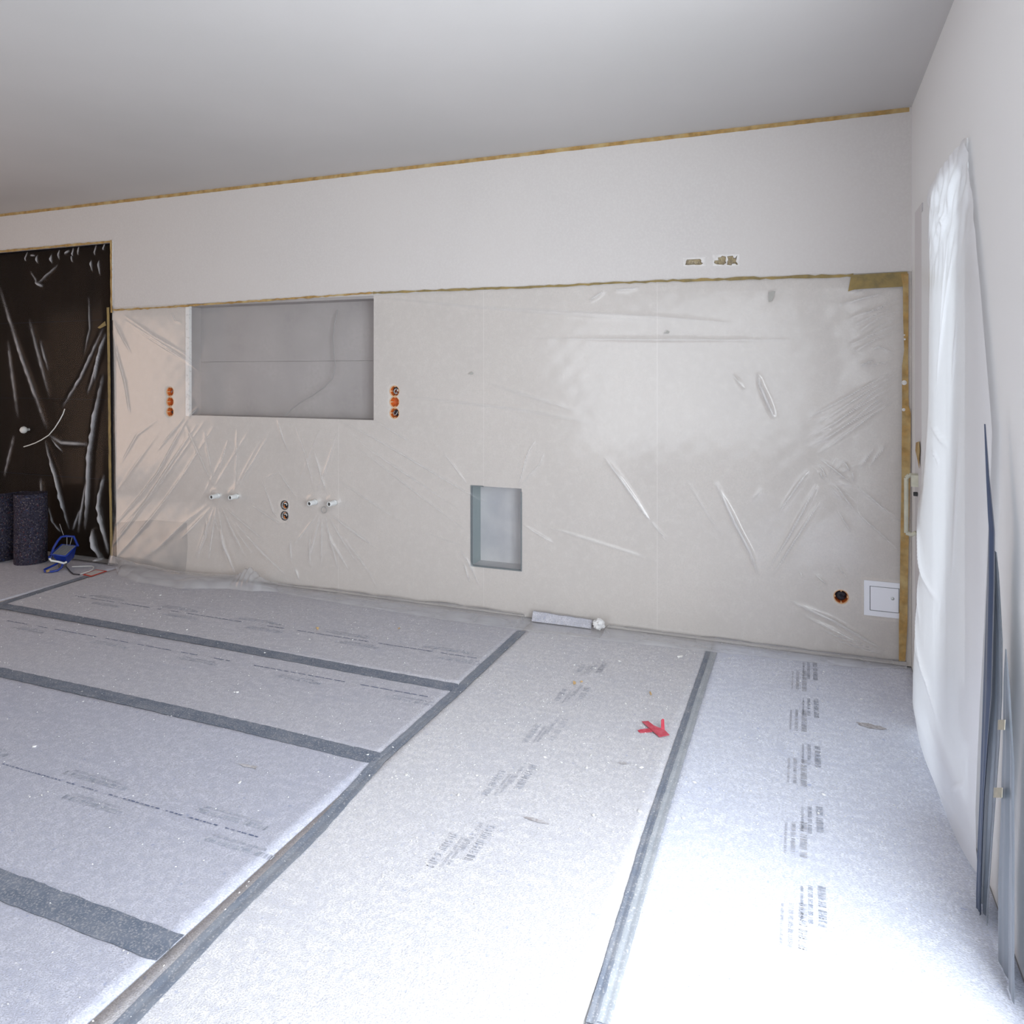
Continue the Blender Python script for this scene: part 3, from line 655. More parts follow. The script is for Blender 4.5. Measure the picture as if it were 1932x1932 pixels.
for x, y, l in ((182, 465, 14), (176, 494, 15), (191, 494, 22), (113, 474, 12), (100, 482, 12), (139, 470, 10), (138, 485, 7), (149, 468, 10), (197, 460, 9), (53, 478, 12), (74, 484, 10)):
    dcr.append(([(x, y - 3), (x + 1.5, y + l + 4)], .012, .0065))
dcr.append(([(124, 480), (133, 473)], .02, .010)); dcr.append(([(60, 482), (70, 483)], .012, .007))
dcr = [(p_, a_ * 1.2, w_ * 1.3) for p_, a_, w_ in dcr]
dl = creases_to_world(dcr, lambda x, y: (on_back(x, y).x, on_back(x, y).z))
ex0, ex1 = bx(-75), bx(206)
nxd = int((ex1 - ex0) / .0075); xd = np.linspace(ex0, ex1, nxd); nzd = 330
Ud = np.repeat(xd[None, :], nzd, 0); zt = ZD - .012; Vd = np.repeat((zt * (1 - np.linspace(0, 1, nzd)) + .012 * np.linspace(0, 1, nzd))[:, None], nxd, 1)
Hd, Kd = ridge(Ud, Vd, dl)
ed = np.clip(np.minimum((ex1 - Ud) / .06, (zt - Vd) / .06), 0, 1)
crk = swell(Ud, Vd, 14, 40, 110, 8)
offd = .002 + ed * (.012 + .008 * swell(Ud, Vd, 8, 3, 9, 17, 1, .4) + Hd * 1.35 + Kd * .004 * crk)
offd = np.maximum(offd, .0)
sd = grid_mesh('plastic_sheet', Ud, YW - offd, Vd, None, 1.0 * Kd ** 1.2 * (.8 + .2 * np.tanh(crk)), M['foil_door'])  # crease glints painted as white opacity in place of gloss
tag(sd, 'clear crinkled plastic sheet hung over the dark doorway', 'plastic sheet')

# milky sheet bulging in front of the right window
nzs, nys = 260, 130
tz = np.linspace(0, 1, nzs)[:, None]; zz = .004 * (1 - tz) + 2.215 * tz
yl = np.interp(zz[:, 0], [0, .1, .3, .55, .72, .82, .875, .93, 1.0, 1.12, 1.3, 1.5, 2.21], [3.06, 3.50, 3.60, 3.56, 3.56, 3.66, 3.74, 3.66, 3.60, 3.54, 3.47, 3.47, 3.47])[:, None]
yr = np.interp(zz[:, 0], [0, .3, .8, 1.3, 1.7, 2.21], [2.50, 2.47, 2.40, 2.34, 2.50, 2.73])[:, None]
uu = np.linspace(0, 1, nys)[None, :]
YY = yl + (yr - yl) * uu; ZZ = np.repeat(zz, nys, 1)
bul = np.interp(zz[:, 0], [0, .08, .2, .5, .8, 1.0, 1.4, 2.21], [.045, .07, .085, .075, .055, .045, .030, .016])[:, None]
wl = creases_to_world([
 ([(1738, 962), (1750, 1010), (1775, 1090), (1800, 1140)], .020, .020), ([(1745, 1075), (1775, 1180)], .008, .02), ([(1752, 1130), (1790, 1290), (1806, 1370)], .010, .012), ([(1760, 1200), (1795, 1300)], .007, .016),
 ([(1796, 470), (1784, 600), (1772, 720)], .010, .014), ([(1788, 440), (1776, 640)], .006, .010), ([(1806, 590), (1800, 720)], .006, .014), ([(1762, 800), (1776, 815), (1786, 830), (1800, 842)], .012, .010),
 ([(1768, 850), (1776, 858), (1784, 875)], .010, .007), ([(1764, 388), (1780, 420), (1772, 450)], .010, .012), ([(1784, 400), (1770, 440)], .010, .012), ([(1772, 470), (1790, 380)], .008, .012), ([(1820, 1500), (1836, 1480)], .010, .01), ([(1816, 800), (1812, 1100)], .005, .02)],
 lambda x, y: (on_side(x, y, .03).y, on_side(x, y, .03).z))
Hs, Ks = ridge(YY, ZZ, wl)
crn = swell(YY, ZZ, 12, 35, 90, 31) * np.clip((ZZ - 1.75) / .3, 0, 1)
shape = np.sin(np.pi * np.clip(uu * .94 + .03, 0, 1)) ** .55
Xs = XR - .012 - bul * shape * (1 + .12 * swell(YY, ZZ, 6, 3, 8, 12, 1, .5)) - Hs * np.clip(uu * 12, 0, 1) - .004 * crn
Xs = np.minimum(Xs, XR - .011 - .0005)
hz = .22 * Ks + .02 * np.clip(crn, 0, 1)
sw = grid_mesh('plastic_sheet', Xs, YY, ZZ, None, hz, M['foil_window'])
tag(sw, 'milky white plastic sheet bulging from the window on the right', 'plastic sheet')

# blue-grey gathered strips of sheet hanging in front of the pier
def hanging(name, label, m, prof, folds, amp, seed, x_off):
    """prof: list of (z, y_far, y_near)"""
    n1, n2 = 160, 48
    z = np.linspace(prof[0][0], prof[-1][0], n1)[:, None]; ya = np.interp(z[:, 0], [p[0] for p in prof], [p[1] for p in prof])[:, None]; yb = np.interp(z[:, 0], [p[0] for p in prof], [p[2] for p in prof])[:, None]
    u = np.linspace(0, 1, n2)[None, :]
    Y = ya + (yb - ya) * u; Z = np.repeat(z, n2, 1)
    X = XR - x_off - amp * (np.sin(u * folds * 2 * math.pi + .8 * np.sin(z * 2 + seed)) + .4 * np.sin(u * folds * 4.7 * math.pi + z * 1.3 + seed)) * np.clip((yb - ya) / -.05, .2, 1)
    o = grid_mesh(name, X, Y, Z, None, np.zeros_like(X), m)
    return tag(o, label, 'plastic strip', 'gathered plastic strips hanging by the window')
def prof_px(rows, off): return [(on_side((a + b) / 2, y, off).z, on_side(a, y, off).y, on_side(b, y, off).y) for y, a, b in rows]
def reb(rows, off):
    r = sorted(prof_px(rows, off)); z0 = .006
    if r[0][0] > z0: r = [(z0, r[0][1], r[0][2])] + r
    return [q for q in r if q[0] >= z0 - 1e-6]
hanging('plastic_strip', 'dark blue gathered fold running down beside the milky window sheet', M['foil_dark'], reb([(800, 1857, 1859), (900, 1861, 1866), (1000, 1866, 1876), (1100, 1864, 1876), (1200, 1861, 1874), (1300, 1858, 1872), (1400, 1855, 1864), (1500, 1851, 1857), (1572, 1848, 1854), (1690, 1844, 1850)], .055), 1.0, .0035, 1, .055)
hanging('plastic_strip', 'grey blue gathered strip on the window side of the white gap', M['foil_blue'], reb([(1040, 1874, 1879), (1100, 1873, 1884), (1200, 1872, 1891), (1300, 1869, 1891), (1400, 1863, 1886), (1500, 1857, 1879), (1572, 1853, 1874), (1690, 1848, 1866)], .042), 2.2, .0035, 2, .042)
hanging('plastic_strip', 'grey blue strip on the room side of the white gap with two tapes', M['foil_blue'], reb([(1225, 1897, 1899), (1300, 1895, 1906), (1420, 1892, 1914), (1500, 1889, 1914), (1572, 1887, 1915), (1690, 1882, 1915)], .042), 1.6, .0035, 4, .042)
for y0, y1, a0, a1, lb in ((1358, 1377, 1885, 1894, 'upper tan tape square bridging the two grey blue plastic strips'), (1486, 1505, 1877, 1889, 'lower tan tape square bridging the two grey blue plastic strips')):
    mb = MB(); mb.plate([on_side(a0 - 2, y0, .058), on_side(a1 + 2, y0, .058), on_side(a1 + 1, y1, .058), on_side(a0 - 3, y1, .058)], (-1, 0, 0), .001)
    p = on_side(a0, y0, .058); tag(mb.build('tape_square', M['tape_tan'], loc=p), lb, 'tape', 'tan tape squares on the plastic strips')

# ------------------------------------------------------------------ tapes on the walls
def ribbon(pts, half, nrm, th=.0012, jit=.25, step=.03, seed=0):
    """a strip of tape with torn edges along a world polyline"""
    r = random.Random(seed); pts = [Vector(p) for p in pts]; nrm = Vector(nrm); path = []
    for a, b in zip(pts[:-1], pts[1:]):
        n = max(1, int((b - a).length / step)); path += [a.lerp(b, i / n) for i in range(n)]
    path.append(pts[-1]); vs = []; fs = []
    for i, p in enumerate(path):
        t = (path[min(i + 1, len(path) - 1)] - path[max(i - 1, 0)]).normalized(); s = t.cross(nrm).normalized()
        h = half if not callable(half) else half(i / max(1, len(path) - 1))
        l, q = p + s * h * (1 + r.uniform(-jit, jit)), p - s * h * (1 + r.uniform(-jit, jit))
        vs += [l, q, l - nrm * th, q - nrm * th]
    for i in range(len(path) - 1):
        a, b = 4 * i, 4 * i + 4
        fs += [(a, b, b + 1, a + 1), (a + 2, a + 3, b + 3, b + 2), (a, a + 2, b + 2, b), (a + 1, b + 1, b + 3, a + 3)]
    fs += [(0, 1, 3, 2), (len(vs) - 4, len(vs) - 2, len(vs) - 1, len(vs) - 3)]
    mb = MB(); mb.add(vs, fs); return mb
def wtape(pxs, half, m, label, off=.013, jit=.3, seed=0, group=None):
    pts = [on_back(x, y, off) for x, y in pxs]
    o = ribbon(pts, half, (0, -1, 0), jit=jit, seed=seed).build('masking_tape', M[m], loc=pts[0])
    return tag(o, label, 'tape', group)
wtape([(213, 585), (290, 581), (355, 576.5), (530, 564.5), (704, 552.5)], .0062, 'tape', 'thin brown masking tape along the top of the sheet, from doorway to niche end', seed=1, jit=.55)
wtape([(704, 552.5), (850, 547), (1000, 541.5), (1238, 530.5)], .0060, 'tape_green', 'thin olive masking tape along the top of the sheet over the middle boards', seed=2, jit=.5)
wtape([(1238, 530.5), (1400, 525.5), (1610, 519.5)], .0065, 'tape_green', 'pale torn masking tape along the top of the sheet below the two plaster holes', seed=3, jit=.6)
mb = MB(); mb.plate([on_back(x, y, .0145) for x, y in ((1606, 519), (1712, 512.5), (1713, 540), (1690, 541.5), (1640, 544), (1612, 546), (1600, 550), (1603, 535))], (0, -1, 0), .0012)
p = on_back(1606, 519, .0145); tag(mb.build('masking_tape', M['tape_green'], loc=p), 'wide olive masking tape patch at the top right corner of the big sheet', 'tape')
mb = MB(); L_ = [(1703.5, 541), (1704, 600), (1706, 660), (1702, 690), (1702, 760), (1701, 900), (1699, 1000), (1698, 1100), (1696, 1180), (1696, 1247)]; R_ = [(1708, 1248), (1712, 1180), (1713, 1100), (1715, 1000), (1717, 900), (1718.3, 780), (1714.5, 765), (1713.5, 680), (1714, 600), (1714, 516), (1700, 516)]
mb.plate([on_back(x, y, .021) for x, y in L_ + R_][::-1], (0, -1, 0), .0012)
p = on_back(1708, 1246, .021); vt = tag(mb.build('masking_tape', M['tape'], loc=p), 'broad brown masking tape running down the room corner to the floor', 'tape')
for x, y, r in ((1706, 722, .012), (1705, 773, .008), (1707, 640, .005), (1706.5, 632, .004)):
    q = on_back(x, y, .0222); mb = MB(); mb.lathe([(0, -.0012), (r * .7, -.001), (r, .0005)], q, (0, 1, 0), 12); child(mb.build('paint_spot', M['filler']), vt)
_h = lambda x: (x, V0 - F * (ZD + .003 - CH) / (F / (F / ((YW - .013) / ray(x, 700).y))))
wtape([_h(-60), _h(0), _h(110), _h(209)], .0085, 'tape', 'brown masking tape along the head of the dark doorway', seed=4, jit=.35)
wtape([(209, 453), (209.5, 520), (210, 590)], .0085, 'tape', 'upright brown masking tape at the upper edge of the doorway', seed=5, jit=.25, off=.014)
wtape([(203.5, 580), (205.5, 700), (206.5, 800), (207.5, 900), (209.5, 1000), (210.5, 1068)], .0125, 'tape_green', 'long olive masking tape down the right edge of the doorway sheet', seed=6, jit=.12, off=.022)
mb = MB(); mb.plate([on_back(x, y, .030) for x, y in ((184, 618), (198, 606), (200, 614), (188, 620))], (0, -1, 0), .001); p = on_back(190, 613, .03)
tag(mb.build('tape_scrap', M['tape_green'], loc=p), 'small torn tape tag at the top of the olive doorway tape', 'tape')
a, b = on_back(-70, 417), on_back(1721, 200)
pts = [Vector((x, YW - .0055, ZC - .012)) for x in (XL + .1, -5.0, -3.0, -1.0, XR - .01)]
tag(ribbon(pts, .011, (0, -1, 0), jit=.10, seed=8).build('masking_tape', M['tape'], loc=pts[0]), 'ochre masking tape along the ceiling edge above the doorway', 'tape')
mb = MB(); mb.plate([on_back(x, y, .024) for x, y in ((1450, 551), (1463, 549), (1457, 567), (1450, 570))], (0, -1, 0), .001); p = on_back(1455, 555, .024)
tag(mb.build('tape_scrap', M['scrap'], loc=p), 'grey tape snippet stuck on the sheet near its top right', 'tape')
for x, y, lb in ((889, 704.5, 'dark speck stuck on the sheet above the small niche'), (1258, 627, 'dark speck stuck on the sheet by the third board joint')):
    q = on_back(x, y, .020); mb = MB(); mb.plate([q + Vector((dx, 0, dz)) for dx, dz in ((-.022, -.006), (.008, -.008), (.014, .004), (.002, .010), (-.008, .0))], (0, -1, 0), .002)
    tag(mb.build('tape_scrap', M['scrap'], loc=q), lb, 'scrap')
mb = MB(); mb.plate([on_side(x, y, .012) for x, y in ((1728, 835), (1734, 833), (1735, 850), (1734, 868), (1734, 884), (1731, 868), (1727, 850))], (-1, 0, 0), .001); p = on_side(1731, 840, .012)
tag(mb.build('tape_scrap', M['tape'], loc=p), 'curved brown tape scrap on the stile above the taped handle', 'tape')
q0 = on_side(1812, 1566, .055)
mb = MB(); mb.plate([on_floor(x, y, .022) for x, y in ((1800, 1533), (1806, 1538), (1814, 1572), (1806, 1572))], (0, 0, 1), .001)
tag(mb.build('tape_scrap', M['tape_tan'], loc=on_floor(1806, 1555, .022)), 'tan tape strip at the foot of the milky window sheet', 'tape')

# ------------------------------------------------------------------ floor coverings
SXL, SC_, SD_ = -4.80, on_floor(786, 1369).x, -.4635
SA, SB, SN = 3.130, 2.439, 1.43
def fleece(label, x0, x1, y0, y1, m, seed):
    nx, ny = max(8, int((x1 - x0) / .05)), max(8, int((y1 - y0) / .05))
    X, Y = np.meshgrid(np.linspace(x0, x1, nx), np.linspace(y0, y1, ny))
    Z = -.0008 + .0007 * swell(X, Y, 7, 3, 9, seed) * np.clip(np.minimum(np.minimum(X - x0, x1 - X), np.minimum(Y - y0, y1 - Y)) / .1, 0, 1)
    o = grid_mesh('fleece_sheet', X, Y, Z, None, np.zeros_like(X), m)
    # turned-down rim gives the sheet its thickness
    bm = bmesh.new(); bm.from_mesh(o.data)
    r = bmesh.ops.extrude_edge_only(bm, edges=[e for e in bm.edges if e.is_boundary])
    for v in r['geom']:
        if isinstance(v, bmesh.types.BMVert): v.co.z = -.004
    bm.to_mesh(o.data); bm.free()
    return tag(o, label, 'floor covering', 'grey fleece sheets covering the floor')
G_ = .003
s0 = fleece('grey fleece sheet in the far corner under the felt roll', XL + .05, SXL - G_, .3, YW - .01, M['felt_a'], 1)
s1 = fleece('grey fleece sheet running along the foot of the back wall, left part', SXL + G_, SC_ - G_, SA + G_, YW - .01, M['felt_b'], 2)
s2 = fleece('grey fleece sheet between the two long dark seams', SXL + G_, SC_ - G_, SB + G_, SA - G_, M['felt_a'], 3)
s3 = fleece('grey fleece sheet in front of the nearer long seam, with a dotted dark blue line', SXL + G_, SC_ - G_, SN + G_, SB - G_, M['felt_c'], 4)
s4 = fleece('grey fleece sheet at the very bottom, nearest the camera', SXL + G_, SC_ - G_, .3, SN - G_, M['felt_c'], 5)
s5 = fleece('pale dusty fleece sheet with the red tape scrap on it', SC_ + G_, SD_ - G_, .3, YW - .01, M['felt_d'], 6)
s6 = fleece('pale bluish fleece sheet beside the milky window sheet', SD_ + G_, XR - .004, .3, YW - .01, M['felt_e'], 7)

def lettering(parent, rows, along, name='print_mark', m='print', seed=0, z=.0010):
    """illegible printed block: rows = [(start_point, length, height)], letters run along direction 'along'"""
    r = random.Random(seed); a = Vector(along).normalized(); b = Vector((-a.y, a.x, 0)); mb = MB()
    for p, ln, h in rows:
        p = Vector((p[0], p[1], 0)); s = 0.0
        while s < ln:
            wd = h * r.uniform(.35, .75)
            if r.random() < .12: s += wd; continue
            k = r.choice((0, 1, 2, 3)); st = h * .22
            def bar(s0, s1, t0, t1):
                q = [p + a * s0 + b * t0, p + a * s1 + b * t0, p + a * s1 + b * t1, p + a * s0 + b * t1]
                mb.add([(v.x, v.y, z) for v in q], [(0, 1, 2, 3)])
            bar(s, s + st, 0, h)
            if k in (0, 2): bar(s + wd - st, s + wd, 0, h)
            if k in (0, 1): bar(s + st, s + wd - st, h - st, h)
            if k in (1, 3): bar(s + st, s + wd - st, 0, st)
            if k in (2, 3): bar(s + st, s + wd - st, h * .4, h * .4 + st)
            s += wd + h * .18
    o = mb.build(name, M[m], fix=False); child(o, parent); o['kind'] = 'stuff'; return o
def dashed(parent, x0, x1, y, wd, dash, gap, seed, m='print_dark', z=.0011):
    r = random.Random(seed); mb = MB(); x = x0
    while x < x1:
        l = dash * r.uniform(.5, 1.4)
        if r.random() < .82: mb.add([(x, y - wd, z), (x + l, y - wd, z), (x + l, y + wd, z), (x, y + wd, z)], [(0, 1, 2, 3)])
        x += l + gap * r.uniform(.5, 1.6)
    o = mb.build('printed_line', M[m], fix=False); child(o, parent); o['kind'] = 'stuff'
# prints on the window-side sheet (read from the far end towards the camera)
for k, (y0, y1) in enumerate(((1250, 1283), (1318, 1352), (1404, 1444), (1520, 1571), (1668, 1740))):
    for (xa, col) in ((1533, 'dark'), (1512, 'pale')):
        ya, yb = (y0, y1) if col == 'dark' else (y0 + 16 + k * 5, y1 + 20 + k * 8)
        p, q = on_floor(xa + 4 - k * 1.5, ya), on_floor(xa + 4 - k * 1.5, yb); ln = p.y - q.y
        X = on_floor(1537, 1400).x if col == 'dark' else on_floor(1512, 1400).x
        lettering(s6, [((X, p.y), ln, .020), ((X - .026, p.y - .01), ln * .95, .012), ((X - .046, p.y - .02), ln * .9, .007)], (0, -1, 0), seed=40 + k, m='print' if col == 'dark' else 'print_pale')
# prints on the dusty sheet
for k, (ya, yb) in enumerate(((1230, 1258), (1277, 1318), (1345, 1405), (1442, 1520), (1575, 1690))):
    c0 = on_floor(1030, 1374); p, q = on_floor(1000, ya), on_floor(1000, yb); ln = (p.y - q.y) * .72
    lettering(s5, [((c0.x + .012, p.y), ln * .8, .012), ((c0.x + .040, p.y), ln, .026)], (0, -1, 0), seed=60 + k, m='print_pale')
    lettering(s5, [((c0.x - .052, p.y - ln * .45), ln * .9, .024), ((c0.x - .012, p.y - ln * .5), ln * .8, .008), ((c0.x + .002, p.y - ln * .5), ln * .7, .010)], (0, -1, 0), seed=70 + k, m='print_pale')
# prints and printed lines on the long sheets
yl1, yl2, yl3 = on_floor(480, 1177).y, on_floor(400, 1241).y, on_floor(220, 1503).y
for sh, yy, sd in ((s1, yl1, 1), (s2, yl2, 2), (s3, yl3, 3)):
    dashed(sh, SXL + .3, SC_ - .08, yy, .0026 if sd < 3 else .0024, .05 if sd < 3 else .016, .010 if sd < 3 else .006, sd)
    for k in range(5):
        X = SXL + .42 + k * .62
        for dy, ln in ((.035, .30), (-.075, .26)):
            if dy > 0 and sd == 2: continue
            lettering(sh, [((X + (.0 if dy > 0 else .14), yy + dy), ln, .020), ((X + .02 + (.0 if dy > 0 else .14), yy + dy + .028), ln * .8, .010)], (1, 0, 0), seed=80 + 10 * sd + k)

def ftape(pts, half, m, label, seed, ridge_=0.0014, name='floor_tape', jit=.06):
    pts = [Vector((p[0], p[1], 0)) for p in pts]; r = random.Random(seed); path = []
    for a, b in zip(pts[:-1], pts[1:]):
        n = max(2, int((b - a).length / .025)); path += [a.lerp(b, i / n) for i in range(n)]
    path.append(pts[-1]); vs = []; fs = []; N = 5
    prof = [(-1, .0012), (-.25, .0021), (0, .0006), (.25, .0024), (1, .0012)]
    for i, p in enumerate(path):
        t = (path[min(i + 1, len(path) - 1)] - path[max(i - 1, 0)]).normalized(); s = Vector((-t.y, t.x, 0))
        for k, (q, z) in enumerate(prof):
            j = 1 + (r.uniform(-jit, jit) if abs(q) == 1 else 0)
            v = p + s * half * q * j; vs.append((v.x, v.y, z + r.uniform(0, .0006)))
    for i in range(len(path) - 1):
        for k in range(N - 1): fs.append((i * N + k, (i + 1) * N + k, (i + 1) * N + k + 1, i * N + k + 1))
    mb = MB(); mb.add(vs, fs, True)
    return tag(mb.build(name, M[m], loc=pts[0], fix=True), label, 'tape', 'grey tapes over the fleece seams')
fl = lambda x, y: tuple(on_floor(x, y))[:2]
ftape([fl(2, 1143), fl(200, 1178), fl(435, 1220), fl(660, 1262), fl(871, 1300)], .040, 'duct', 'dark grey seam tape, the long one nearer the back wall', 1)
ftape([fl(-120, 1240), fl(0, 1268), fl(200, 1312), fl(470, 1373), fl(718, 1433)], .040, 'duct', 'dark grey seam tape, the second long one from the back wall', 2)
ftape([(SXL, SN), (SC_, SN)], .045, 'duct', 'dark grey seam tape, the long one nearest the camera', 3)
ftape([fl(984, 1191), fl(927, 1244), fl(869, 1298), fl(795, 1364), fl(715, 1436), fl(593, 1573), fl(440, 1720), fl(180, 1990)], .025, 'duct_mid', 'grey seam tape that runs towards the camera where the long seams end', 4)
ftape([fl(1337, 1228), fl(1299, 1340), fl(1221, 1573), fl(1115, 1932)], .0125, 'duct_mid', 'narrow grey tape left of the pale line on the dusty sheet edge', 5)
ftape([fl(1347, 1231), fl(1312, 1340), fl(1239, 1573), fl(1138, 1932)], .0155, 'duct_light', 'wide pale grey tape right of the pale line on the dusty sheet edge', 6)
ftape([fl(-100, 1172), fl(0, 1140), fl(90, 1111), fl(168, 1086)], .030, 'duct', 'dark grey seam tape slanting from the doorway corner', 7)

# ------------------------------------------------------------------ felt roll, work light, card
bp = on_floor(51, 1062); rr = .112; rc = Vector((bp.x, bp.y + .03, 0)); rh = .535
e = empty('felt_roll', 'standing roll of dark speckled recycled felt before the dark doorway', 'roll', None, rc)
mb = MB(); n = 40
vs = []; fs = []
for j in range(9):
    for k in range(n):
        a = 2 * math.pi * k / n; r = rr * (1 + .012 * math.sin(3 * a + j) + .008 * math.sin(7 * a - j * 2))
        vs.append((r * math.cos(a), r * math.sin(a), rh * j / 8 + (.004 * math.sin(2 * a) if j == 8 else 0)))
for j in range(8):
    for k in range(n): fs.append((j * n + k, j * n + (k + 1) % n, (j + 1) * n + (k + 1) % n, (j + 1) * n + k))
mb.add(vs, fs, True); mb.build('outer_wrap', M['felt_roll'], e)
mb = MB(); sp = []                                    # spiral end of the roll
for i in range(150):
    t = i / 149; a = t * 2 * math.pi * 7; r = rr * (.16 + .80 * t); sp.append((r * math.cos(a), r * math.sin(a)))
vs = []; fs = []
for i, (x, y) in enumerate(sp):
    L = math.hypot(x, y); q = (L - .009) / L
    vs += [(x, y, rh - .001), (x * q, y * q, rh - .001), (x, y, rh - .03), (x * q, y * q, rh - .03)]
for i in range(149):
    a, b = 4 * i, 4 * i + 4; fs += [(a, b, b + 1, a + 1), (a, a + 2, b + 2, b), (a + 1, b + 1, b + 3, a + 3)]
mb.add(vs, fs); mb.build('wound_layers', M['felt_roll'], e)
mb = MB(); path = []                                  # loose end standing off to the left
r0 = ray(51, 1062); rt = Vector((C_, S_, 0)); aw = Vector((-S_, C_, 0))
for i in range(22):
    t = i / 21; path.append(rt * (-.06 - .22 * t) + aw * (.085 + .075 * math.sin(min(1, t * 1.3) * math.pi) - .13 * t * t))
path.append(path[-1] + rt * .02 + aw * -.03)
vs = []; fs = []
for p in path:
    for zz_ in (0, rh * .5, rh * .985): vs += [(p.x, p.y, zz_)]
for i in range(len(path) - 1):
    for k in range(2): fs.append((3 * i + k, 3 * i + 3 + k, 3 * i + 4 + k, 3 * i + 1 + k))
mb.add(vs, fs, True); o = mb.build('loose_end', M['felt_roll'], e, fix=False)
md = o.modifiers.new('thick', 'SOLIDIFY'); md.thickness = .007

# blue site floodlight: local x = to the right in view, y = away, z = up
wp = on_floor(118, 1074); vd = Vector((wp.x, wp.y, 0)).normalized(); vr = Vector((vd.y, -vd.x, 0))
e = empty('work_light', 'blue tubular-framed site floodlight lying tilted on the floor before the doorway', 'work light', None, (wp.x, wp.y, 0))
def W(x, y, z): return vr * x + vd * y + Vector((0, 0, z))
k_ = .00382
def Q(px, py, dep=0.0):                               # offset in view from the foot at (118, 1074)
    return W((px - 118) * k_ * .83, dep, max(.008, (1074 - py) * k_ - dep * .27))
g1, g2, g3, g4 = Q(95, 1043, -.02), Q(116, 1024, .10), Q(147, 1030, .10), Q(124, 1050, -.02)
nrm = (g2 - g1).cross(g4 - g1).normalized()
if nrm.dot(vd) > 0: nrm = -nrm
cb = Q(126, 1058, .08)
bk = [g + (cb - (g1 + g2 + g3 + g4) / 4) * .9 for g in ((g1 * .8 + g3 * .2), (g2 * .8 + g4 * .2), (g3 * .8 + g1 * .2), (g4 * .8 + g2 * .2))]
mb = MB(); mb.add([g1, g2, g3, g4] + bk, [(0, 1, 5, 4), (1, 2, 6, 5), (2, 3, 7, 6), (3, 0, 4, 7), (4, 5, 6, 7)]); mb.build('housing', M['blue'], e)
mb = MB(); mb.tube([g1, g2, g3, g4], .0075, 8, closed=True); mb.build('bezel', M['blue'], e)
ins = [g * .94 + (g1 + g2 + g3 + g4) / 4 * .06 + nrm * .002 for g in (g1, g2, g3, g4)]
mb = MB(); mb.add(ins, [(0, 1, 2, 3)]); mb.build('glass_front', M['lampglass'], e)
for i in range(1, 9):
    t = i / 9; a, b = ins[0].lerp(ins[3], t) + nrm * .006, ins[1].lerp(ins[2], t) + nrm * .006
    mb = MB(); mb.tube([a, b], .0022, 5); mb.build('guard_wire', M['steel'], e)
mb = MB(); mb.tube([Q(92, 1046, -.03), Q(92, 1052, -.03), Q(100, 1030, .03), Q(108, 1017, .06), Q(115, 1009, .08), Q(124, 1008, .09), Q(141, 1010, .10), Q(150, 1030, .11)], .0085, 8); mb.build('carry_handle', M['blue'], e)
mb = MB(); mb.tube([Q(92, 1050, -.03), Q(95, 1055, -.03), Q(110, 1059, -.03), Q(120, 1063, -.03), Q(126, 1061, -.02)], .0075, 8); mb.build('cross_tube', M['wire_white'], e)
mb = MB(); mb.tube([Q(108, 1061, .03), Q(96, 1066, .0), Q(82, 1071, -.03), Q(83, 1075, -.06), Q(96, 1077, -.07), Q(108, 1076, -.07), Q(116, 1071, -.05), Q(119, 1062, -.02)], .0080, 8); mb.build('floor_stand', M['blue'], e)
mb = MB(); mb.box(tuple(Q(118, 1070, .0) - Vector((.02, .02, 0))), tuple(Q(118, 1070, .0) + Vector((.02, .02, .035)))); mb.build('junction_box', M['grey_box'], e)
for a, b in (((127, 1009, .09), (127, 1026, .09)), ((138, 1010, .10), (133, 1027, .10)), ((112, 982, .12), (120, 1005, .12))):
    mb = MB(); mb.tube([Q(*a), Q(*b)], .0020, 5); mb.build('tie_wire', M['wire_grey'], e)
q = Q(89, 1075, -.065); mb = MB(); mb.lathe([(0, -.012), (.009, -.010), (.010, .010), (0, .012)], q, vr, 10); mb.build('foot_cap', M['tape'], e)
mb = MB(); mb.tube([Q(125, 1070, -.02)] + [on_floor(x, y, .006) - Vector((wp.x, wp.y, 0)) for x, y in ((128, 1073), (133, 1079), (138, 1083), (150, 1084))], .0045, 6); mb.build('power_cord', M['wire_dark'], e)
mb = MB(); mb.tube([on_floor(x, y, .005) for x, y in ((136, 1069), (150, 1068.5), (165, 1068), (173, 1068), (177, 1070), (175, 1074), (168, 1078), (161, 1080), (152, 1083))], .0034, 6)
tag(mb.build('loose_cable', M['wire_white'], loc=on_floor(150, 1068)), 'thin pale cable curling on the floor beside the blue floodlight', 'cable')
cq = [on_floor(x, y, .004) for x, y in ((156, 1084), (181, 1074.5), (202, 1077), (171, 1087.5))]
e = empty('red_card', 'small white card with a red border lying by the doorway corner', 'card', None, cq[0])
mb = MB(); mb.plate([p - cq[0] for p in cq], (0, 0, 1), .003); mb.build('border', M['card_red'], e)
cc = (cq[0] + cq[1] + cq[2] + cq[3]) / 4
mb = MB(); mb.plate([(p.lerp(cc, .22) - cq[0]) + Vector((0, 0, .001)) for p in cq], (0, 0, 1), .001); mb.build('white_field', M['card'], e)

# thin white cable hanging before the doorway sheet
mb = MB(); pts = [on_back(x, y, o) for x, y, o in ((122, 772, .02), (119, 781, .05), (112, 794, .06), (103, 808, .065), (92, 821, .07), (78, 830, .07), (66, 836, .07), (55, 840, .065), (45, 843, .06))]
mb.tube(pts, .0042, 6); tag(mb.build('loose_cable', M['wire_white'], loc=pts[0]), 'thin white cable curving out of the sheet over the dark doorway', 'cable')

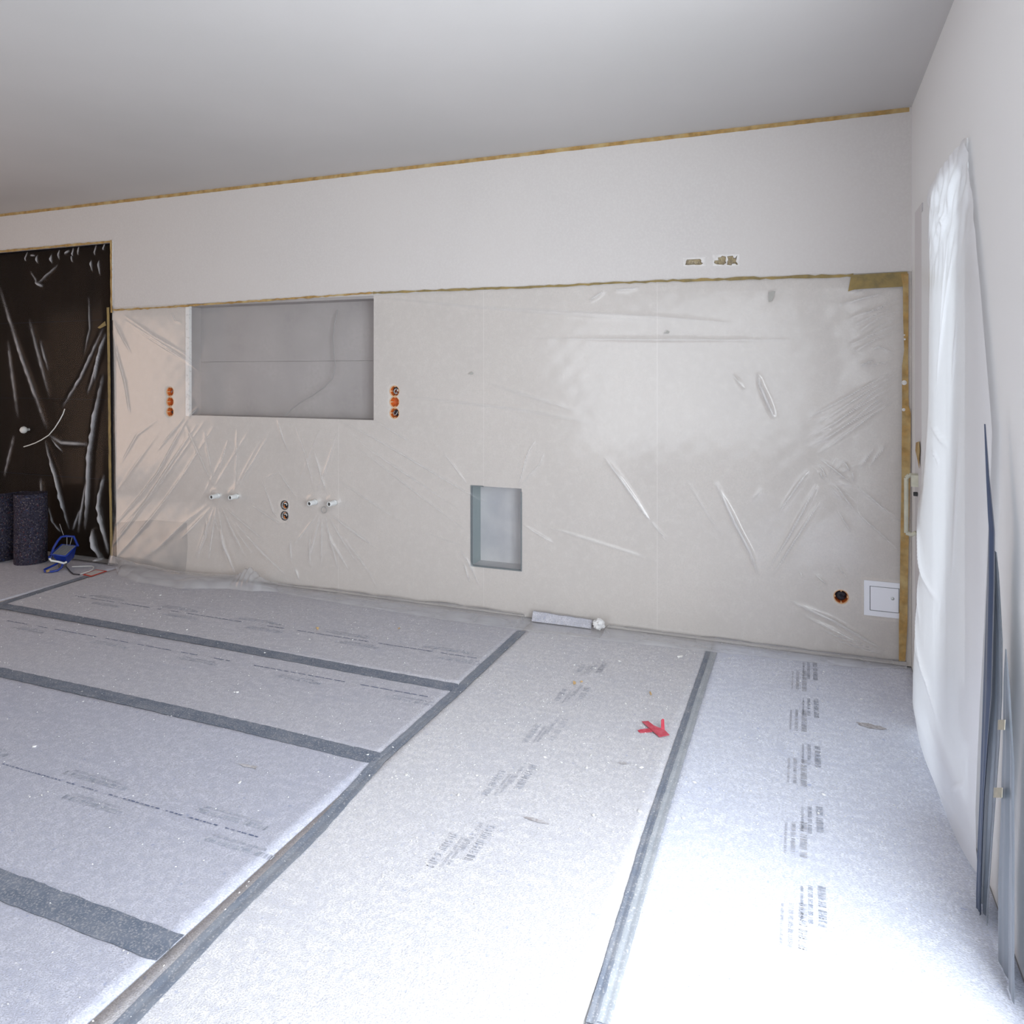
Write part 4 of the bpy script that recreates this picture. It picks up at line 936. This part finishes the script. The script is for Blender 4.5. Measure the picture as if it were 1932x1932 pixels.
# ------------------------------------------------------------------ scraps and debris
e = empty('red_tape_scrap', 'crumpled scrap of red tape on the dusty fleece sheet', 'tape', None, on_floor(1236, 1378, .003))
o0 = Vector(e.location)
mb = MB(); mb.plate([on_floor(x, y, z) - o0 for x, y, z in ((1211, 1361, .006), (1223, 1360, .010), (1233, 1368, .012), (1242, 1372, .010), (1252, 1375, .008), (1263, 1386, .005), (1244, 1390, .005), (1234, 1381, .008), (1226, 1374, .008))], (0, 0, 1), .002); mb.build('main_strip', M['red'], e)
mb = MB(); mb.plate([on_floor(x, y, z) - o0 for x, y, z in ((1203, 1378, .004), (1208, 1376, .006), (1225, 1374, .006), (1231, 1380, .005), (1208, 1382, .003))], (0, 0, 1), .002); mb.build('torn_tail', M['red'], e)
fb = on_floor(1250, 1377, .006); f2 = on_floor(1254, 1378, .006)
mb = MB(); s_ = .0022
mb.add([fb - o0, f2 - o0, f2 - o0 + Vector((-.006, .02, .036)), fb - o0 + Vector((-.004, .02, .036))], [(0, 1, 2, 3)]); mb.add([fb - o0 - Vector((.006, 0, 0)), fb - o0, fb - o0 + Vector((-.004, .02, .036)), fb - o0 + Vector((-.010, .02, .030))], [(0, 1, 2, 3)])
mb.build('raised_flap', M['red'], e, fix=False).modifiers.new('thick', 'SOLIDIFY').thickness = .0015

p0, p1 = on_floor(1003, 1172, .0098), on_floor(1115, 1186, .0098)
e_ = (p1 - p0).normalized(); n_ = Vector((-e_.y, e_.x, 0)); n_ = n_ if n_.y > 0 else -n_
mb = MB(); N = 14; vs = []; fs = []
for i in range(N + 1):
    p = p0.lerp(p1, i / N); hgt = .050 - .012 * i / N + random.uniform(-.002, .002)
    vs += [p, p + n_ * .018, p + n_ * .040 + Vector((0, 0, hgt)), p + n_ * .026 + Vector((0, 0, hgt))]
for i in range(N):
    a, b = 4 * i, 4 * i + 4
    for k in range(4): fs.append((a + k, b + k, b + (k + 1) % 4, a + (k + 1) % 4))
fs += [(0, 1, 2, 3), (4 * N, 4 * N + 3, 4 * N + 2, 4 * N + 1)]
mb.add(vs, fs); tag(mb.build('felt_offcut', M['felt_a'], loc=p0), 'long grey felt offcut leaning at the foot of the wall', 'offcut')
pc = on_floor(1130, 1184, .030)
bm = bmesh.new(); bmesh.ops.create_icosphere(bm, subdivisions=3, radius=.036)
rs = random.Random(5)
for v in bm.verts:
    d = v.co.normalized(); k = .72 + .34 * abs(math.sin(9 * d.x + 4 * d.z) * math.cos(7 * d.y + 3 * d.x)) + rs.uniform(-.06, .06); v.co = Vector((d.x * 1.1, d.y * .8, d.z * .95)) * .036 * k
me = bpy.data.meshes.new('crumpled_paper'); bm.to_mesh(me); bm.free(); me.materials.append(M['paper'])
o = bpy.data.objects.new('crumpled_paper', me); COL.objects.link(o); o.location = (pc.x, pc.y, .049); tag(o, 'crumpled white paper lump at the end of the felt offcut', 'paper')

def shard(seed, r, flat, m, name):
    rs = random.Random(seed); bm = bmesh.new()
    for _ in range(9):
        a, b = rs.uniform(0, 6.283), rs.uniform(-1, 1); k = math.sqrt(1 - b * b)
        bm.verts.new((r * k * math.cos(a) * rs.uniform(.6, 1.1), r * k * math.sin(a) * rs.uniform(.4, .9), r * flat * b))
    bmesh.ops.convex_hull(bm, input=bm.verts); lo = min(v.co.z for v in bm.verts)
    for v in list(bm.verts):
        if not v.link_faces: bm.verts.remove(v)
    for v in bm.verts: v.co.z -= lo
    me = bpy.data.meshes.new(name); bm.to_mesh(me); bm.free(); me.materials.append(m); return me
chip_m = [shard(s, .011, .35, M['chip'], 'plaster_chip') for s in (1, 2, 3, 4)]
chips = [(1136, 1246), (1169, 1249), (1123, 1262), (1083, 1255), (1180, 1329), (1265, 1284), (1252, 1268), (1281, 1242), (1087, 1387), (1151, 1396), (1115, 1426), (1106, 1449), (1059, 1440), (1028, 1030 + 400), (1360, 1283), (1376, 1310), (1497, 1422), (1554, 1501), (1544, 1536), (1626, 1320), (1620, 1342), (1554, 1268),
         (652, 1139), (585, 1207), (665, 1208), (731, 1206), (807, 1208), (500, 1232), (443, 1307), (470, 1276), (448, 1308), (353, 1189), (254, 1153), (268, 1178), (145, 1325), (157, 1324), (303, 1124), (180, 1115), (76, 1129), (64, 1410), (90, 1495), (79, 1502), (452, 1478), (600, 1457), (742, 1411), (697, 1464), (694, 1425), (766, 1463), (772, 1465), (865, 1501), (728, 1496), (1206, 1532), (1214, 1495), (870, 1385), (900, 1465), (1290, 1545), (1310, 1478), (1330, 1530), (1120, 1540), (980, 1330), (1210, 1450)]
for i, (x, y) in enumerate(chips):
    p = on_floor(x, y); o = bpy.data.objects.new('plaster_chip', chip_m[i % 4]); COL.objects.link(o)
    o.location = (p.x, p.y, .0004); o.rotation_euler = (0, 0, random.uniform(0, 6.28)); k = random.uniform(.45, 1.05); o.scale = (k, k, k)
    where = ('the bluish fleece sheet beside the milky window sheet' if p.x > SD_ else 'the pale dusty sheet around the red tape scrap') if p.x > SC_ else \
        'the fleece along the foot of the back wall' if p.y > SA else 'the fleece between the two long dark seams' if p.y > SB else 'the fleece in front of the nearer long seam'
    tag(o, 'small white plaster chip on ' + where, 'chip', 'plaster chips on ' + where)
cm = [shard(s, .013, .7, M['crumb'], 'tan_crumb') for s in (11, 12)]
for i, (x, y, k, lb) in enumerate(((599, 1189, 1.1, 'tan crumb on the wall-side fleece sheet, nearer the doorway'), (753, 1187, .9, 'tan crumb on the wall-side fleece sheet, nearer the small niche'), (1084, 1292, 1.0, 'larger of two tan crumbs by the print on the dusty sheet'), (1097, 1287, .7, 'smaller of two tan crumbs by the print on the dusty sheet'), (1227, 1312, 1.0, 'lone tan crumb on the dusty sheet behind the red tape scrap'))):
    p = on_floor(x, y); o = bpy.data.objects.new('tan_crumb', cm[i % 2]); COL.objects.link(o); o.location = (p.x, p.y, .0002); o.scale = (k, k, k); o.rotation_euler = (0, 0, i * 1.3)
    tag(o, lb, 'crumb', 'tan crumbs on the floor')
p = on_floor(1284, 1241); o = bpy.data.objects.new('plaster_flake', shard(21, .024, .25, M['chip'], 'plaster_flake')); COL.objects.link(o); o.location = (p.x, p.y, .0004); tag(o, 'largest white plaster flake near the top of the double tape', 'flake')
# plaster dust: fine specks nobody could count
mb = MB(); r = random.Random(3)
for _ in range(3600):
    u = r.random(); x = SC_ + (XR - SC_) * r.random() if u < .6 else SXL + (SC_ - SXL) * r.random(); y = 1.0 + (YW - 1.05) * r.random() ** .6
    if x > XR - .09: continue
    s = r.choice((.0015, .002, .003, .0035)); a = r.uniform(0, 6.28); c, d = math.cos(a) * s, math.sin(a) * s; z = .0012
    mb.add([(x - c, y - d, z), (x + d * .7, y - c * .7, z), (x + c, y + d, z), (x, y, z + s * .8)], [(0, 1, 3), (1, 2, 3), (2, 0, 3)])
o = mb.build('plaster_dust', M['chip'], fix=False); tag(o, 'fine white plaster dust strewn over the fleece', 'dust', None, 'stuff')
for sh, x, y, a, b in ((s5, 1012, 1548, .045, .008), (s5, 1176, 1440, .022, .008), (s3, 470, 1446, .05, .010), (s6, 1640, 1370, .06, .02)):
    p = on_floor(x, y); mb = MB(); n = 16; rs = random.Random(int(x))
    mb.add([(p.x + a * math.cos(2 * math.pi * k / n) * rs.uniform(.6, 1.2), p.y + b * math.sin(2 * math.pi * k / n) * rs.uniform(.5, 1.3), .0012) for k in range(n)], [tuple(range(n))])
    child(mb.build('stain', M['stain'], fix=False), sh)
